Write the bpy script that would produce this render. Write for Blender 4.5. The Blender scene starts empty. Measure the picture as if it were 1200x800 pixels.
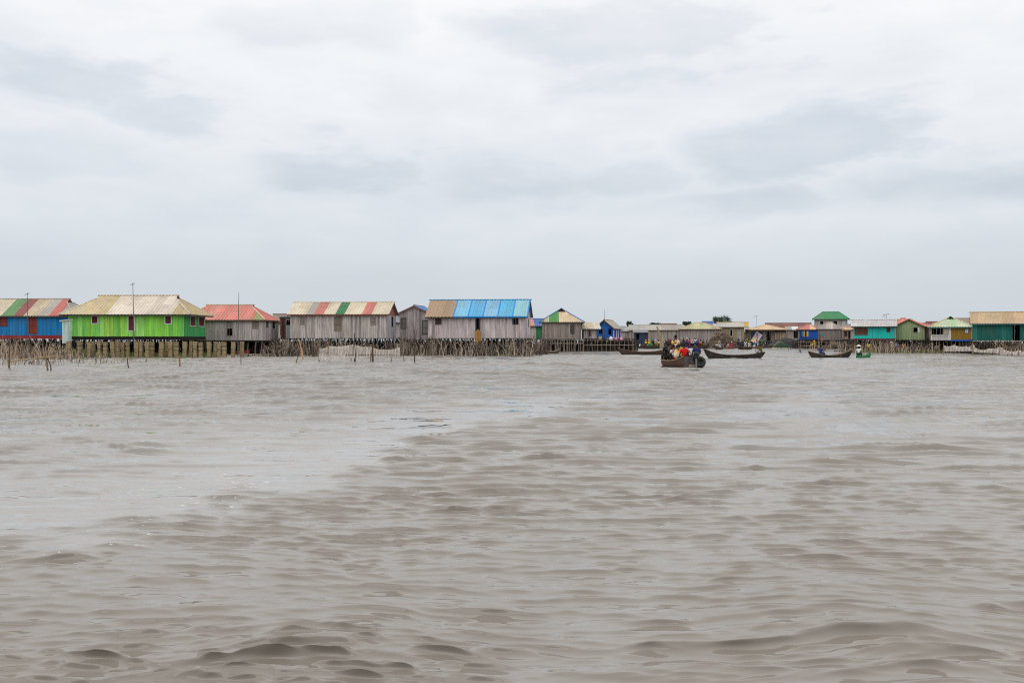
import bpy, bmesh, math, random
import numpy as np
from mathutils import Vector, Matrix
R = math.radians
random.seed(7)
np.random.seed(7)

# ------------------------------------------------------------------ camera, sky, sun, exposure
F, HZ, H = 1167.0, 398.0, 1.73          # focal length in px of a 1200 px wide frame, horizon row, eye height (m)
sc = bpy.context.scene
col = sc.collection
cam_d = bpy.data.cameras.new("camera"); cam_d.sensor_width = 36; cam_d.lens = 36 * F / 1200
cam_d.clip_start = 0.1; cam_d.clip_end = 20000
cam = bpy.data.objects.new("camera", cam_d); col.objects.link(cam)
cam.location = (0, 0, H); cam.rotation_euler = (R(90) - 2.0 / F, 0, 0)
sc.camera = cam
sc.view_settings.view_transform = 'Standard'; sc.view_settings.look = 'None'
sc.view_settings.gamma = 1; sc.view_settings.exposure = 0.05; sc.view_settings.use_curve_mapping = False
sc.cycles.max_bounces = 6
sc.cycles.use_denoising = False
sc.cycles.filter_width = 1.1
sc.cycles.transparent_max_bounces = 16
sc.render.film_transparent = False

SUN_EL, SUN_AZ = 62, 20                 # overcast: a very soft sun high up, slightly left of the view
w = bpy.data.worlds.new("World"); sc.world = w; w.use_nodes = True
nt = w.node_tree; N = nt.nodes; Lk = nt.links
for n in list(N): N.remove(n)
def nd(t, **k):
    n = N.new(t)
    for a, b in k.items(): setattr(n, a, b)
    return n
def mth(op, a, b=None, c=None, clamp=False):
    n = nd('ShaderNodeMath', operation=op); n.use_clamp = clamp
    for i, v in enumerate((a, b, c)):
        if v is None: continue
        if isinstance(v, (int, float)): n.inputs[i].default_value = v
        else: Lk.new(v, n.inputs[i])
    return n.outputs[0]
out = nd('ShaderNodeOutputWorld'); bg = nd('ShaderNodeBackground'); bg.inputs[1].default_value = 0.1
sky = nd('ShaderNodeTexSky', sky_type='NISHITA'); sky.sun_disc = False
sky.sun_elevation = R(SUN_EL); sky.sun_rotation = R(-SUN_AZ)
tc = nd('ShaderNodeTexCoord'); sp = nd('ShaderNodeSeparateXYZ'); Lk.new(tc.outputs['Generated'], sp.inputs[0])
sx, sy, sz = sp.outputs
# overcast deck: horizon value -> bright zenith
rampn = nd('ShaderNodeValToRGB'); Lk.new(sz, rampn.inputs[0])
cr = rampn.color_ramp; cr.interpolation = 'EASE'
cr.elements[0].position = 0.0; cr.elements[0].color = (.570, .625, .680, 1)
cr.elements[1].position = 1.0; cr.elements[1].color = (1.35, 1.37, 1.40, 1)
for p_, c_ in ((.045, (.610, .662, .712, 1)), (.12, (.715, .757, .802, 1)), (.22, (.835, .860, .890, 1)), (.32, (.915, .925, .940, 1)), (.5, (1.10, 1.11, 1.13, 1))):
    e = cr.elements.new(p_); e.color = c_
# soft cloud relief: low, wide banks
mp = nd('ShaderNodeMapping'); Lk.new(tc.outputs['Generated'], mp.inputs[0]); mp.inputs['Scale'].default_value = (1.0, 1.0, 3.1)
mp.inputs['Location'].default_value = (3.3, 0.4, 1.7)
n1 = nd('ShaderNodeTexNoise'); n1.inputs['Scale'].default_value = 3.4; n1.inputs['Detail'].default_value = 7; n1.inputs['Roughness'].default_value = .52
n1.inputs['Distortion'].default_value = .35
Lk.new(mp.outputs[0], n1.inputs['Vector'])
n2 = nd('ShaderNodeTexNoise'); n2.inputs['Scale'].default_value = 13; n2.inputs['Detail'].default_value = 6; n2.inputs['Roughness'].default_value = .55
Lk.new(mp.outputs[0], n2.inputs['Vector'])
base_dark = mth('MULTIPLY', mth('SUBTRACT', n1.outputs[0], .5), .22)
# heavier cloud banks at the places the photograph has them
acc = None
n3 = nd('ShaderNodeTexNoise'); n3.inputs['Scale'].default_value = 6.5; n3.inputs['Detail'].default_value = 5; n3.inputs['Roughness'].default_value = .55; Lk.new(mp.outputs[0], n3.inputs['Vector'])
s3 = nd('ShaderNodeSeparateColor'); Lk.new(n3.outputs['Color'], s3.inputs[0])
wx_ = mth('MULTIPLY', mth('SUBTRACT', s3.outputs[0], .5), 3.2); wz_ = mth('MULTIPLY', mth('SUBTRACT', s3.outputs[1], .5), 3.4)
wob = mth('MULTIPLY', mth('SUBTRACT', n2.outputs[0], .5), 1.5)
wob1 = mth('MULTIPLY', mth('SUBTRACT', n1.outputs[0], .5), 1.6)
for (px, py, rx, ry, amt) in ((110, 108, 150, 48, .85), (390, 195, 130, 34, .8), (385, 35, 90, 26, .45), (720, 45, 190, 48, .75), (930, 165, 150, 48, .9),
                              (620, 205, 170, 40, .6), (920, 235, 130, 22, .7), (1170, 210, 110, 34, .7), (60, 180, 90, 30, .4), (780, 90, 130, 22, .3)):
    v = Vector(((px - 600) / F, 1, (HZ - py) / F)).normalized()
    dx = mth('ADD', mth('MULTIPLY', mth('SUBTRACT', sx, v.x), F / rx), wx_)
    dz = mth('ADD', mth('MULTIPLY', mth('SUBTRACT', sz, v.z), F / ry), wz_)
    d = mth('SQRT', mth('ADD', mth('MULTIPLY', dx, dx), mth('MULTIPLY', dz, dz)))
    d = mth('ADD', mth('ADD', d, wob), wob1)
    m = nd('ShaderNodeMapRange', interpolation_type='SMOOTHERSTEP'); Lk.new(d, m.inputs[0])
    m.inputs[1].default_value = 1.25; m.inputs[2].default_value = .1; m.inputs[3].default_value = 0; m.inputs[4].default_value = amt
    acc = m.outputs[0] if acc is None else mth('MAXIMUM', acc, m.outputs[0])
front = mth('GREATER_THAN', sy, 0)
tot = mth('ADD', base_dark, mth('MULTIPLY', mth('MULTIPLY', acc, .20), front))
tot = mth('ADD', tot, mth('MULTIPLY', mth('SUBTRACT', n2.outputs[0], .5), .17))
fade = nd('ShaderNodeMapRange'); Lk.new(sz, fade.inputs[0]); fade.inputs[1].default_value = .01; fade.inputs[2].default_value = .13
tf = mth('MULTIPLY', tot, fade.outputs[0])
gv = nd('ShaderNodeCombineXYZ')
for i_, k_ in enumerate((1.2, 1.0, .78)): Lk.new(mth('MULTIPLY', mth('SUBTRACT', 1.0, mth('MULTIPLY', tf, k_)), 10.0), gv.inputs[i_])
cl = nd('ShaderNodeVectorMath', operation='MULTIPLY'); Lk.new(rampn.outputs[0], cl.inputs[0]); Lk.new(gv.outputs[0], cl.inputs[1])
mixw = nd('ShaderNodeMix', data_type='RGBA'); mixw.inputs[0].default_value = .96
Lk.new(sky.outputs[0], mixw.inputs[6]); Lk.new(cl.outputs[0], mixw.inputs[7])
Lk.new(mixw.outputs[2], bg.inputs[0]); Lk.new(bg.outputs[0], out.inputs[0])

sd = bpy.data.lights.new("sun", 'SUN'); sd.energy = 0.6; sd.angle = R(40); sd.color = (1, .97, .92)
sun = bpy.data.objects.new("sun", sd); col.objects.link(sun)
sun.rotation_euler = (R(90 - SUN_EL), 0, R(180 - SUN_AZ)); sun.location = (0, 0, 50)
sun.rotation_euler = (-Vector((-math.sin(R(40)) * math.cos(R(SUN_EL)), -math.cos(R(40)) * math.cos(R(SUN_EL)), math.sin(R(SUN_EL))))).to_track_quat('-Z', 'Y').to_euler()

# ------------------------------------------------------------------ helpers
def X(px, Y): return (px - 600) / F * Y
def Z(py, Y): return H - (py - HZ) / F * Y
def YB(py): return F * H / (py - HZ)        # distance at which the water surface shows at row py
def sr(r, g, b):                             # sRGB 0-255 -> linear
    f = lambda c: (c / 255 / 12.92) if c / 255 <= .04045 else ((c / 255 + .055) / 1.055) ** 2.4
    return (f(r), f(g), f(b))
def mul(c, k): return tuple(min(1, x * k) for x in c)
def jit(c, a, hue=.0):
    k = 1 + random.uniform(-a, a)
    return tuple(max(0, min(1, x * k * (1 + random.uniform(-hue, hue)))) for x in c)

class MB:
    def __init__(s): s.v = []; s.f = []; s.c = []
    def face(s, pts, c):
        i = len(s.v); s.v += [tuple(p) for p in pts]; s.f.append(tuple(range(i, i + len(pts)))); s.c.append(c)
    def hexa(s, b, t, c):                    # b, t: 4 bottom and 4 top points, counter-clockwise from above
        i = len(s.v); s.v += [tuple(p) for p in b] + [tuple(p) for p in t]
        for q in ((3, 2, 1, 0), (4, 5, 6, 7), (0, 1, 5, 4), (1, 2, 6, 5), (2, 3, 7, 6), (3, 0, 4, 7)):
            s.f.append(tuple(i + k for k in q)); s.c.append(c)
    def box(s, x0, x1, y0, y1, z0, z1, c):
        s.hexa(((x0, y0, z0), (x1, y0, z0), (x1, y1, z0), (x0, y1, z0)), ((x0, y0, z1), (x1, y0, z1), (x1, y1, z1), (x0, y1, z1)), c)
    def tube(s, pts, rad, c, n=5, cap=True):
        pts = [Vector(p) for p in pts]; i0 = len(s.v)
        if isinstance(rad, (int, float)): rad = [rad] * len(pts)
        for k, p in enumerate(pts):
            d = (pts[min(k + 1, len(pts) - 1)] - pts[max(k - 1, 0)])
            d = d.normalized() if d.length > 1e-6 else Vector((0, 0, 1))
            a = d.cross(Vector((0, 0, 1)) if abs(d.z) < .9 else Vector((1, 0, 0))).normalized(); b = d.cross(a)
            for j in range(n):
                t = 2 * math.pi * j / n
                s.v.append(tuple(p + (a * math.cos(t) + b * math.sin(t)) * rad[k]))
        for k in range(len(pts) - 1):
            for j in range(n):
                a0 = i0 + k * n + j; a1 = i0 + k * n + (j + 1) % n
                s.f.append((a0, a0 + n, a1 + n, a1)); s.c.append(c)
        if cap:
            s.f.append(tuple(i0 + j for j in range(n))); s.c.append(c)
            s.f.append(tuple(i0 + (len(pts) - 1) * n + j for j in reversed(range(n)))); s.c.append(c)
    def ell(s, cx, cy, cz, rx, ry, rz, c, nu=10, nv=7, rng=.0):
        i0 = len(s.v)
        for a in range(nv + 1):
            ph = math.pi * a / nv
            for b in range(nu):
                th = 2 * math.pi * b / nu; k = 1 + random.uniform(-rng, rng)
                s.v.append((cx + rx * k * math.sin(ph) * math.cos(th), cy + ry * k * math.sin(ph) * math.sin(th), cz + rz * k * math.cos(ph)))
        for a in range(nv):
            for b in range(nu):
                s.f.append((i0 + a * nu + b, i0 + (a + 1) * nu + b, i0 + (a + 1) * nu + (b + 1) % nu, i0 + a * nu + (b + 1) % nu)); s.c.append(c)
    def mesh(s, name, mat, smooth=False):
        me = bpy.data.meshes.new(name); me.from_pydata(s.v, [], s.f)
        at = me.color_attributes.new("Col", 'FLOAT_COLOR', 'CORNER')
        lt = np.array([len(f) for f in s.f], dtype=np.int32)
        cc = np.repeat(np.array([tuple(c[:3]) + (1,) for c in s.c], dtype=np.float32), lt, axis=0) if len(s.f) else np.zeros((0, 4), np.float32)
        at.data.foreach_set('color', cc.ravel())
        if mat: me.materials.append(mat)
        if smooth: me.polygons.foreach_set('use_smooth', [True] * len(me.polygons))
        me.update(); return me
    def build(s, name, mat, parent=None, smooth=False, loc=None, rz=0):
        o = bpy.data.objects.new(name, s.mesh(name, mat, smooth)); col.objects.link(o)
        if parent: o.parent = parent
        if loc is not None: o.location = loc; o.rotation_euler = (0, 0, rz)
        return o
def empty(name, loc, rz=0):
    o = bpy.data.objects.new(name, None); col.objects.link(o); o.location = loc; o.rotation_euler = (0, 0, rz); o.empty_display_size = .3
    return o
def tag(o, label=None, cat=None, group=None, kind=None):
    if label: o['label'] = label
    if cat: o['category'] = cat
    if group: o['group'] = group
    if kind or cat: o['kind'] = kind or 'thing'
    return o
def inst(name, me, parent, loc=(0, 0, 0), rot=(0, 0, 0), scale=(1, 1, 1), mat=None):
    o = bpy.data.objects.new(name, me); col.objects.link(o); o.parent = parent
    o.location = loc; o.rotation_euler = rot; o.scale = scale
    if mat: o.material_slots[0].link = 'OBJECT'; o.material_slots[0].material = mat
    return o

# ------------------------------------------------------------------ materials
def mat_new(name):
    m = bpy.data.materials.new(name); m.use_nodes = True; t = m.node_tree
    b = t.nodes['Principled BSDF']; return m, t, b
def node(t, ty, **k):
    n = t.nodes.new(ty)
    for a, b in k.items(): setattr(n, a, b)
    return n
def surf(name, rough=.8, stain=(.5, .5, .5), amount=.4, scale=(2, 2, 2), fine=(14, 14, .8), fine_amt=.25, bump=0.0, color=None, gain=1.0, metal=0, spec=.3):
    """colour attribute (or one colour) with large stains and fine grain"""
    m, t, b = mat_new(name); L = t.links
    tcn = node(t, 'ShaderNodeTexCoord')
    if color is None:
        a = node(t, 'ShaderNodeVertexColor', layer_name='Col'); src = a.outputs[0]
    else:
        a = node(t, 'ShaderNodeRGB'); a.outputs[0].default_value = (*color, 1); src = a.outputs[0]
    m1 = node(t, 'ShaderNodeMapping'); m1.inputs['Scale'].default_value = scale; L.new(tcn.outputs['Object'], m1.inputs[0])
    x1 = node(t, 'ShaderNodeTexNoise'); x1.inputs['Scale'].default_value = 1; x1.inputs['Detail'].default_value = 5; x1.inputs['Roughness'].default_value = .6; L.new(m1.outputs[0], x1.inputs['Vector'])
    r1 = node(t, 'ShaderNodeMapRange'); L.new(x1.outputs[0], r1.inputs[0]); r1.inputs[1].default_value = .42; r1.inputs[2].default_value = .72; r1.inputs[4].default_value = amount
    mx = node(t, 'ShaderNodeMix', data_type='RGBA'); L.new(r1.outputs[0], mx.inputs[0]); L.new(src, mx.inputs[6]); mx.inputs[7].default_value = (*stain, 1)
    m2 = node(t, 'ShaderNodeMapping'); m2.inputs['Scale'].default_value = fine; L.new(tcn.outputs['Object'], m2.inputs[0])
    x2 = node(t, 'ShaderNodeTexNoise'); x2.inputs['Scale'].default_value = 1; x2.inputs['Detail'].default_value = 4; L.new(m2.outputs[0], x2.inputs['Vector'])
    r2 = node(t, 'ShaderNodeMapRange'); L.new(x2.outputs[0], r2.inputs[0]); r2.inputs[1].default_value = .3; r2.inputs[2].default_value = .7
    r2.inputs[3].default_value = (1 - fine_amt) * gain; r2.inputs[4].default_value = (1 + fine_amt) * gain
    vm = node(t, 'ShaderNodeVectorMath', operation='SCALE'); L.new(mx.outputs[2], vm.inputs[0]); L.new(r2.outputs[0], vm.inputs['Scale'])
    L.new(vm.outputs[0], b.inputs['Base Color'])
    b.inputs['Roughness'].default_value = rough; b.inputs['Specular IOR Level'].default_value = spec; b.inputs['Metallic'].default_value = metal
    if bump:
        bp = node(t, 'ShaderNodeBump'); bp.inputs['Strength'].default_value = bump; bp.inputs['Distance'].default_value = .02
        L.new(x2.outputs[0], bp.inputs['Height']); L.new(bp.outputs[0], b.inputs['Normal'])
    return m
M = {}
M['wood'] = surf('weathered_wood', .9, (.17, .155, .145), .62, (.9, .9, .35), (16, 16, .7), .34, .4, gain=1.38)
M['paintwood'] = surf('painted_boards', .75, (.13, .13, .10), .28, (.8, .8, .5), (14, 14, .6), .24, .2, gain=1.12)
M['roof'] = surf('roof_sheet', .6, (.30, .23, .16), .42, (.55, .55, .55), (5, 5, 2), .15, 0, spec=.3, gain=.80)
M['dark'] = surf('dark_timber', .95, (.02, .018, .015), .4, (1, 1, 1), (12, 12, 1), .3)
M['brush'] = surf('dry_branches', .95, (.14, .11, .085), .3, (.6, .6, .6), (9, 9, 9), .25)
M['stone'] = surf('rough_stone', .95, (.15, .13, .09), .5, (1.4, 1.4, 1.4), (9, 9, 9), .35, .6)
M['hull'] = surf('tarred_hull', .7, (.13, .10, .07), .35, (1.5, 1.5, 3), (9, 9, 9), .3, .3)
M['cloth'] = surf('cloth', .9, (.3, .3, .3), .12, (2, 2, 2), (20, 20, 20), .1)
M['leaf'] = surf('leaves', .7, (.05, .07, .03), .3, (.7, .7, .7), (3, 3, 3), .3)
M['mud'] = surf('mud', .8, (.10, .085, .06), .5, (.3, .3, .3), (5, 5, 5), .3, .5, color=(.17, .145, .10))
M['metal'] = surf('dull_metal', .5, (.2, .2, .2), .3, (3, 3, 3), (9, 9, 9), .15, metal=.3)
M['skin'] = surf('skin', .5, (.05, .028, .018), .3, (5, 5, 5), (20, 20, 20), .1, color=(.075, .042, .028))
M['hair'] = surf('hair', .9, (.01, .01, .01), .3, (5, 5, 5), (60, 60, 60), .3, color=(.012, .010, .009))
_cm = {}
def cloth(c):
    k = tuple(round(x, 3) for x in c)
    if k not in _cm: _cm[k] = surf('cloth', .9, mul(c, .75), .35, (4, 4, 4), (18, 18, 18), .14, color=c)
    return _cm[k]
def print_cloth(name, c1, c2, c3, scale=14):
    m, t, b = mat_new(name); L = t.links
    tcn = node(t, 'ShaderNodeTexCoord'); v = node(t, 'ShaderNodeTexVoronoi'); v.inputs['Scale'].default_value = scale
    L.new(tcn.outputs['Object'], v.inputs['Vector'])
    r = node(t, 'ShaderNodeValToRGB'); r.color_ramp.interpolation = 'CONSTANT'
    sp_ = node(t, 'ShaderNodeSeparateColor'); L.new(v.outputs['Color'], sp_.inputs[0]); L.new(sp_.outputs[0], r.inputs[0])
    r.color_ramp.elements[0].color = (*c1, 1); r.color_ramp.elements[1].position = .45; r.color_ramp.elements[1].color = (*c2, 1)
    e = r.color_ramp.elements.new(.75); e.color = (*c3, 1)
    L.new(r.outputs[0], b.inputs['Base Color']); b.inputs['Roughness'].default_value = .9
    return m
def net_mat(name, c, dens, size=.035):
    m, t, b = mat_new(name); L = t.links
    tcn = node(t, 'ShaderNodeTexCoord'); b.inputs['Base Color'].default_value = (*c, 1); b.inputs['Roughness'].default_value = 1
    sep = node(t, 'ShaderNodeSeparateXYZ'); L.new(tcn.outputs['Object'], sep.inputs[0])
    def M_(op, a, bb):
        n = node(t, 'ShaderNodeMath', operation=op)
        for i, v in enumerate((a, bb)):
            if isinstance(v, (int, float)): n.inputs[i].default_value = v
            else: L.new(v, n.inputs[i])
        return n.outputs[0]
    fx = M_('FRACT', M_('DIVIDE', sep.outputs[0], size), 0); fz = M_('FRACT', M_('DIVIDE', sep.outputs[2], size), 0)
    nz = node(t, 'ShaderNodeTexNoise'); nz.inputs['Scale'].default_value = 2.2; nz.inputs['Detail'].default_value = 5; L.new(tcn.outputs['Object'], nz.inputs['Vector'])
    th = M_('MULTIPLY', M_('ADD', nz.outputs[0], .05), dens)
    on = M_('MAXIMUM', M_('LESS_THAN', fx, th), M_('LESS_THAN', fz, th))
    L.new(on, b.inputs['Alpha'])
    return m
M['net'] = net_mat('fishing_net', sr(236, 228, 220), .74)
M['netdark'] = net_mat('brown_net', sr(150, 135, 115), .5)

# ------------------------------------------------------------------ water
def smooth(x, a, b):
    t = np.clip((x - a) / (b - a), 0, 1); return t * t * (3 - 2 * t)
def vnoise(x, y, seed):
    rs = np.random.RandomState(seed); g = rs.rand(256, 256)
    xi = np.floor(x).astype(int); yi = np.floor(y).astype(int); fx = x - xi; fy = y - yi
    fx = fx * fx * (3 - 2 * fx); fy = fy * fy * (3 - 2 * fy)
    G = lambda a, b: g[a % 256, b % 256]
    return (G(xi, yi) * (1 - fx) + G(xi + 1, yi) * fx) * (1 - fy) + (G(xi, yi + 1) * (1 - fx) + G(xi + 1, yi + 1) * fx) * fy
def build_water():
    rows = [np.linspace(.4, 4.2, 40, endpoint=False)]
    pyv = np.arange(HZ + F * H / 4.2, HZ + 1.2, -0.62)
    rs0 = F * H / (pyv - HZ); lst = [rs0[0]]
    while lst[-1] < 1500:
        st = lst[-1] ** 2 / (F * H) * .62
        if st > .16 and lst[-1] < 112: st = .16
        elif lst[-1] < 150: st = min(st, .16 + (lst[-1] - 112) * .12) if lst[-1] >= 112 else st
        lst.append(lst[-1] + st)
    rr = np.concatenate([rows[0], np.array(lst), np.array([2400., 3500., 5500., 9000.])])
    ang = np.concatenate([np.arange(-180, -32.9, 3.0), np.arange(-31, 31.001, .045), np.arange(33, 180.01, 3.0)])
    ang = np.radians(np.unique(ang)); nr, na = len(rr), len(ang)
    RR, AA = np.meshgrid(rr, ang, indexing='ij')
    x = (RR * np.sin(AA)).ravel(); y = (RR * np.cos(AA)).ravel()
    dr = np.gradient(rr); DR = np.repeat(dr, na)
    r = RR.ravel()
    px = 600 + F * x / np.maximum(y, .5); py = HZ + F * H / np.maximum(y, .5)
    ahead = y > .5
    # calm slick left behind by the boats
    wv = (vnoise(x * .8 + 40, y * .5, 3) - .5) * 26 + (vnoise(x * 1.6 + 7, y * 4.5, 44) - .5) * 26 + (vnoise(x * 5, y * 9, 4) - .5) * 14
    scl = np.clip((py - HZ) / 160, .12, 1.2)
    yl = np.interp(px, [-300, 0, 130, 200, 300, 400, 430, 500, 560, 650, 700, 760, 785], [700, 655, 637, 612, 578, 558, 545, 516, 500, 485, 474, 455, 444])
    yu = np.interp(px, [-300, 0, 200, 400, 600, 700, 760, 785], [500, 505, 498, 484, 466, 458, 448, 440])
    ew = np.interp(px, [-200, 0, 150, 350], [60, 50, 36, 16])
    tt = np.clip((yl - py + wv * scl + 3) / (ew + 3), 0, 1); edge = tt * tt * (3 - 2 * tt)
    fall = 1 - .65 * smooth(yl - py + wv * scl, 25 * scl + 8, 105 * scl + 25)
    calm = edge * fall * smooth(py - yu + wv * scl * 1.2, -22, 24) * (px < 790)
    cx_ = np.interp(py, [440, 470, 500, 540, 600, 660, 740, 820], [985, 935, 905, 875, 850, 800, 710, 600])
    calm2 = np.exp(-((px - cx_ + wv * 2.6) / np.interp(py, [440, 500, 600, 800], [70, 45, 50, 80])) ** 2) * .55
    patch = smooth(vnoise(x * .16 + 9, y * .10 + 3, 8), .52, .8) * .45
    patchfar = smooth(vnoise(x * .05 + 19, y * .03 + 3, 18), .5, .8) * .4 * (r > 25)
    calm = np.clip(np.maximum(np.maximum(calm, calm2), np.maximum(patch, patchfar)), 0, 1) * ahead
    foam = smooth(yl - py + wv * scl, -2, 5) * (1 - smooth(yl - py + wv * scl, 22 * scl.clip(.3, 1) + 4, 60 * scl + 8)) * (px > -50) * (px < 775) * ahead
    foam += .45 * smooth(yl - py, 20, 60) * smooth(py - 520, 0, 30) * (px < 330) * ahead
    foam = np.clip(foam, 0, 1)
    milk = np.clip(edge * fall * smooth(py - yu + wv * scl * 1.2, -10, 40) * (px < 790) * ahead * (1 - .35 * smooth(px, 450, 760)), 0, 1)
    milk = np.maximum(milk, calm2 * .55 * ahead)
    # wind waves
    h = np.zeros_like(x); ox = np.zeros_like(x); oy = np.zeros_like(x); rs = np.random.RandomState(21); hb = [np.zeros_like(x) for _ in range(3)]; sg_ = [0, 0, 0]
    env = .8 + .35 * vnoise(x * .45 + 3, y * .45 + 7, 5); env2 = .55 + .9 * vnoise(x * .8 + 13, y * 2.2 + 17, 6)
    wx = x + (vnoise(x * .35, y * .35, 31) - .5) * .5; wy = y + (vnoise(x * .9 + 5, y * .5, 32) - .5) * .4
    for i in range(130):
        lam = .07 * (2.4 / .07) ** ((i + rs.rand()) / 130)
        th = rs.normal(0, R(8 if lam > .3 else 13)) + R(4)
        k = 2 * math.pi / lam
        slope = .045 if lam < .12 else (.100 if lam < .32 else (.056 if lam < .62 else (.014 if lam < 1.1 else .008)))
        a = slope / k
        att = 1 - smooth(2.6 * DR, lam * .6, lam * 1.5)
        ph = k * (wx * math.sin(th) + wy * math.cos(th)) + rs.rand() * 6.28
        damp = 1 - calm * (.82 if lam < .5 else (.62 if lam < 1.2 else .35))
        aa = a * att * (env if lam > .5 else env2 * env) * damp
        bd = 0 if lam < .28 else (1 if lam < .65 else 2); hb[bd] += aa * np.sin(ph); sg_[bd] += (a * .8) ** 2 / 2; cs = aa * np.cos(ph); ox += cs * math.sin(th); oy += cs * math.cos(th)
    for q, sq in zip(hb, sg_):                               # peaked crests, flat troughs in every band
        h += q * (1 + .42 * np.tanh(q / math.sqrt(sq) * .8))
    # a few larger crests close to the camera
    for (cpx, cpy, half, amp, tilt, sg) in ((945, 738, 180, .046, .04, .12), (1195, 712, 75, .038, -.05, .11), (1085, 760, 80, .022, .08, .09)):
        Yc = YB(cpy); xc = X(cpx, Yc); sx_ = half / F * Yc
        u = (x - xc); v = (y - Yc) - u * tilt - .05 * np.sin(u * 5 + cpx)
        prof = np.where(v < 0, np.exp(-(v / (sg * .55)) ** 2), np.exp(-(v / (sg * 1.7)) ** 2))
        h += amp * 1.0 * prof * np.exp(-np.abs(u / sx_) ** 2.4)
    k_ = ahead * (1 - smooth(r, 300, 700)); h *= k_ * (.74 + .9 * smooth(r, 6, 24))
    x = x + ox * .6 * k_; y = y + oy * .6 * k_ - h * .45 * k_
    # wash round the motor boat
    v = np.stack([x, y, h], 1)
    me = bpy.data.meshes.new('lagoon_water')
    nf = (nr - 1) * (na - 1)
    idx = np.arange(nr * na).reshape(nr, na)
    q = np.stack([idx[:-1, :-1], idx[:-1, 1:], idx[1:, 1:], idx[1:, :-1]], -1).reshape(-1, 4)[:, ::-1]
    me.vertices.add(nr * na); me.vertices.foreach_set('co', v.astype(np.float32).ravel())
    me.loops.add(nf * 4); me.loops.foreach_set('vertex_index', q.astype(np.int32).ravel())
    me.polygons.add(nf); me.polygons.foreach_set('loop_start', np.arange(0, nf * 4, 4, dtype=np.int32))
    me.polygons.foreach_set('use_smooth', np.ones(nf, dtype=bool))
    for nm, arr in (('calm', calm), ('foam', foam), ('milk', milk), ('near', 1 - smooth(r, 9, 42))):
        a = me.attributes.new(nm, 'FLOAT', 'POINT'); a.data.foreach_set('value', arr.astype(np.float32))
    me.update(calc_edges=True); me.validate()
    m, t, b = mat_new('muddy_water'); L = t.links
    tcn = node(t, 'ShaderNodeTexCoord')
    def A(nm): return node(t, 'ShaderNodeAttribute', attribute_name=nm).outputs['Fac']
    def M_(op, a, bb=0.0, clamp=False):
        n = node(t, 'ShaderNodeMath', operation=op); n.use_clamp = clamp
        for i, v_ in enumerate((a, bb)):
            if isinstance(v_, (int, float)): n.inputs[i].default_value = v_
            else: L.new(v_, n.inputs[i])
        return n.outputs[0]
    def noise(scale, det, ro, sclv, dist=.0):
        mpn = node(t, 'ShaderNodeMapping'); mpn.inputs['Scale'].default_value = sclv; mpn.inputs['Rotation'].default_value = (0, 0, R(4)); L.new(tcn.outputs['Object'], mpn.inputs[0])
        n = node(t, 'ShaderNodeTexNoise'); n.inputs['Scale'].default_value = scale; n.inputs['Detail'].default_value = det; n.inputs['Roughness'].default_value = ro; n.inputs['Distortion'].default_value = dist
        L.new(mpn.outputs[0], n.inputs['Vector']); return n.outputs[0]
    rip = M_('SUBTRACT', 1.0, M_('MULTIPLY', A('calm'), .82))
    far = M_('SUBTRACT', 1.0, A('near'))
    # sediment colour, slightly patchy
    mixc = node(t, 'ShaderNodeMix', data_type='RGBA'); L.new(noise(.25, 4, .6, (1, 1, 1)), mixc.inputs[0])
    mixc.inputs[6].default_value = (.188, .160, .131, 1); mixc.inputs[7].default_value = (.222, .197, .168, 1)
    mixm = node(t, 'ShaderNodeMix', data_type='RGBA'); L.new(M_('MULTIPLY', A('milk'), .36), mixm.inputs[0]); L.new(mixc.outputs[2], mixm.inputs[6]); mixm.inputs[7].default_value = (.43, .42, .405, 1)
    fn = noise(17, 5, .65, (.5, 1.0, 1), .6); fn2 = noise(1.1, 2, .5, (.7, 1, 1))
    ft = M_('SUBTRACT', .80, M_('MULTIPLY', A('foam'), .18))
    ft = M_('SUBTRACT', ft, M_('MULTIPLY', M_('SUBTRACT', fn2, .5), .25))
    fl = node(t, 'ShaderNodeMapRange'); L.new(M_('SUBTRACT', fn, ft), fl.inputs[0]); fl.inputs[1].default_value = 0; fl.inputs[2].default_value = .09
    flv = M_('MULTIPLY', fl.outputs[0], M_('GREATER_THAN', A('foam'), .08))
    mixf = node(t, 'ShaderNodeMix', data_type='RGBA'); L.new(flv, mixf.inputs[0]); L.new(mixm.outputs[2], mixf.inputs[6]); mixf.inputs[7].default_value = (.66, .66, .65, 1)
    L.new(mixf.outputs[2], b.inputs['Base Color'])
    ro = M_('ADD', .03, M_('MULTIPLY', flv, .6)); ro = M_('ADD', ro, M_('MULTIPLY', M_('MULTIPLY', far, rip), .12)); L.new(ro, b.inputs['Roughness'])
    b.inputs['IOR'].default_value = 1.42; b.inputs['Specular IOR Level'].default_value = .5
    # wavelets too small for the mesh: tilt the normal straight from a noise vector
    def tilt(scale, sclv, kx, ky, amt, src, det=2):
        mpn = node(t, 'ShaderNodeMapping'); mpn.inputs['Scale'].default_value = sclv; mpn.inputs['Rotation'].default_value = (0, 0, R(-5)); L.new(tcn.outputs['Object'], mpn.inputs[0])
        n = node(t, 'ShaderNodeTexNoise'); n.inputs['Scale'].default_value = scale; n.inputs['Detail'].default_value = det; n.inputs['Roughness'].default_value = .6; L.new(mpn.outputs[0], n.inputs['Vector'])
        sb = node(t, 'ShaderNodeVectorMath', operation='SUBTRACT'); L.new(n.outputs['Color'], sb.inputs[0]); sb.inputs[1].default_value = (.5, .5, .5)
        ml = node(t, 'ShaderNodeVectorMath', operation='MULTIPLY'); L.new(sb.outputs[0], ml.inputs[0]); ml.inputs[1].default_value = (kx, ky, 0)
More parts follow.
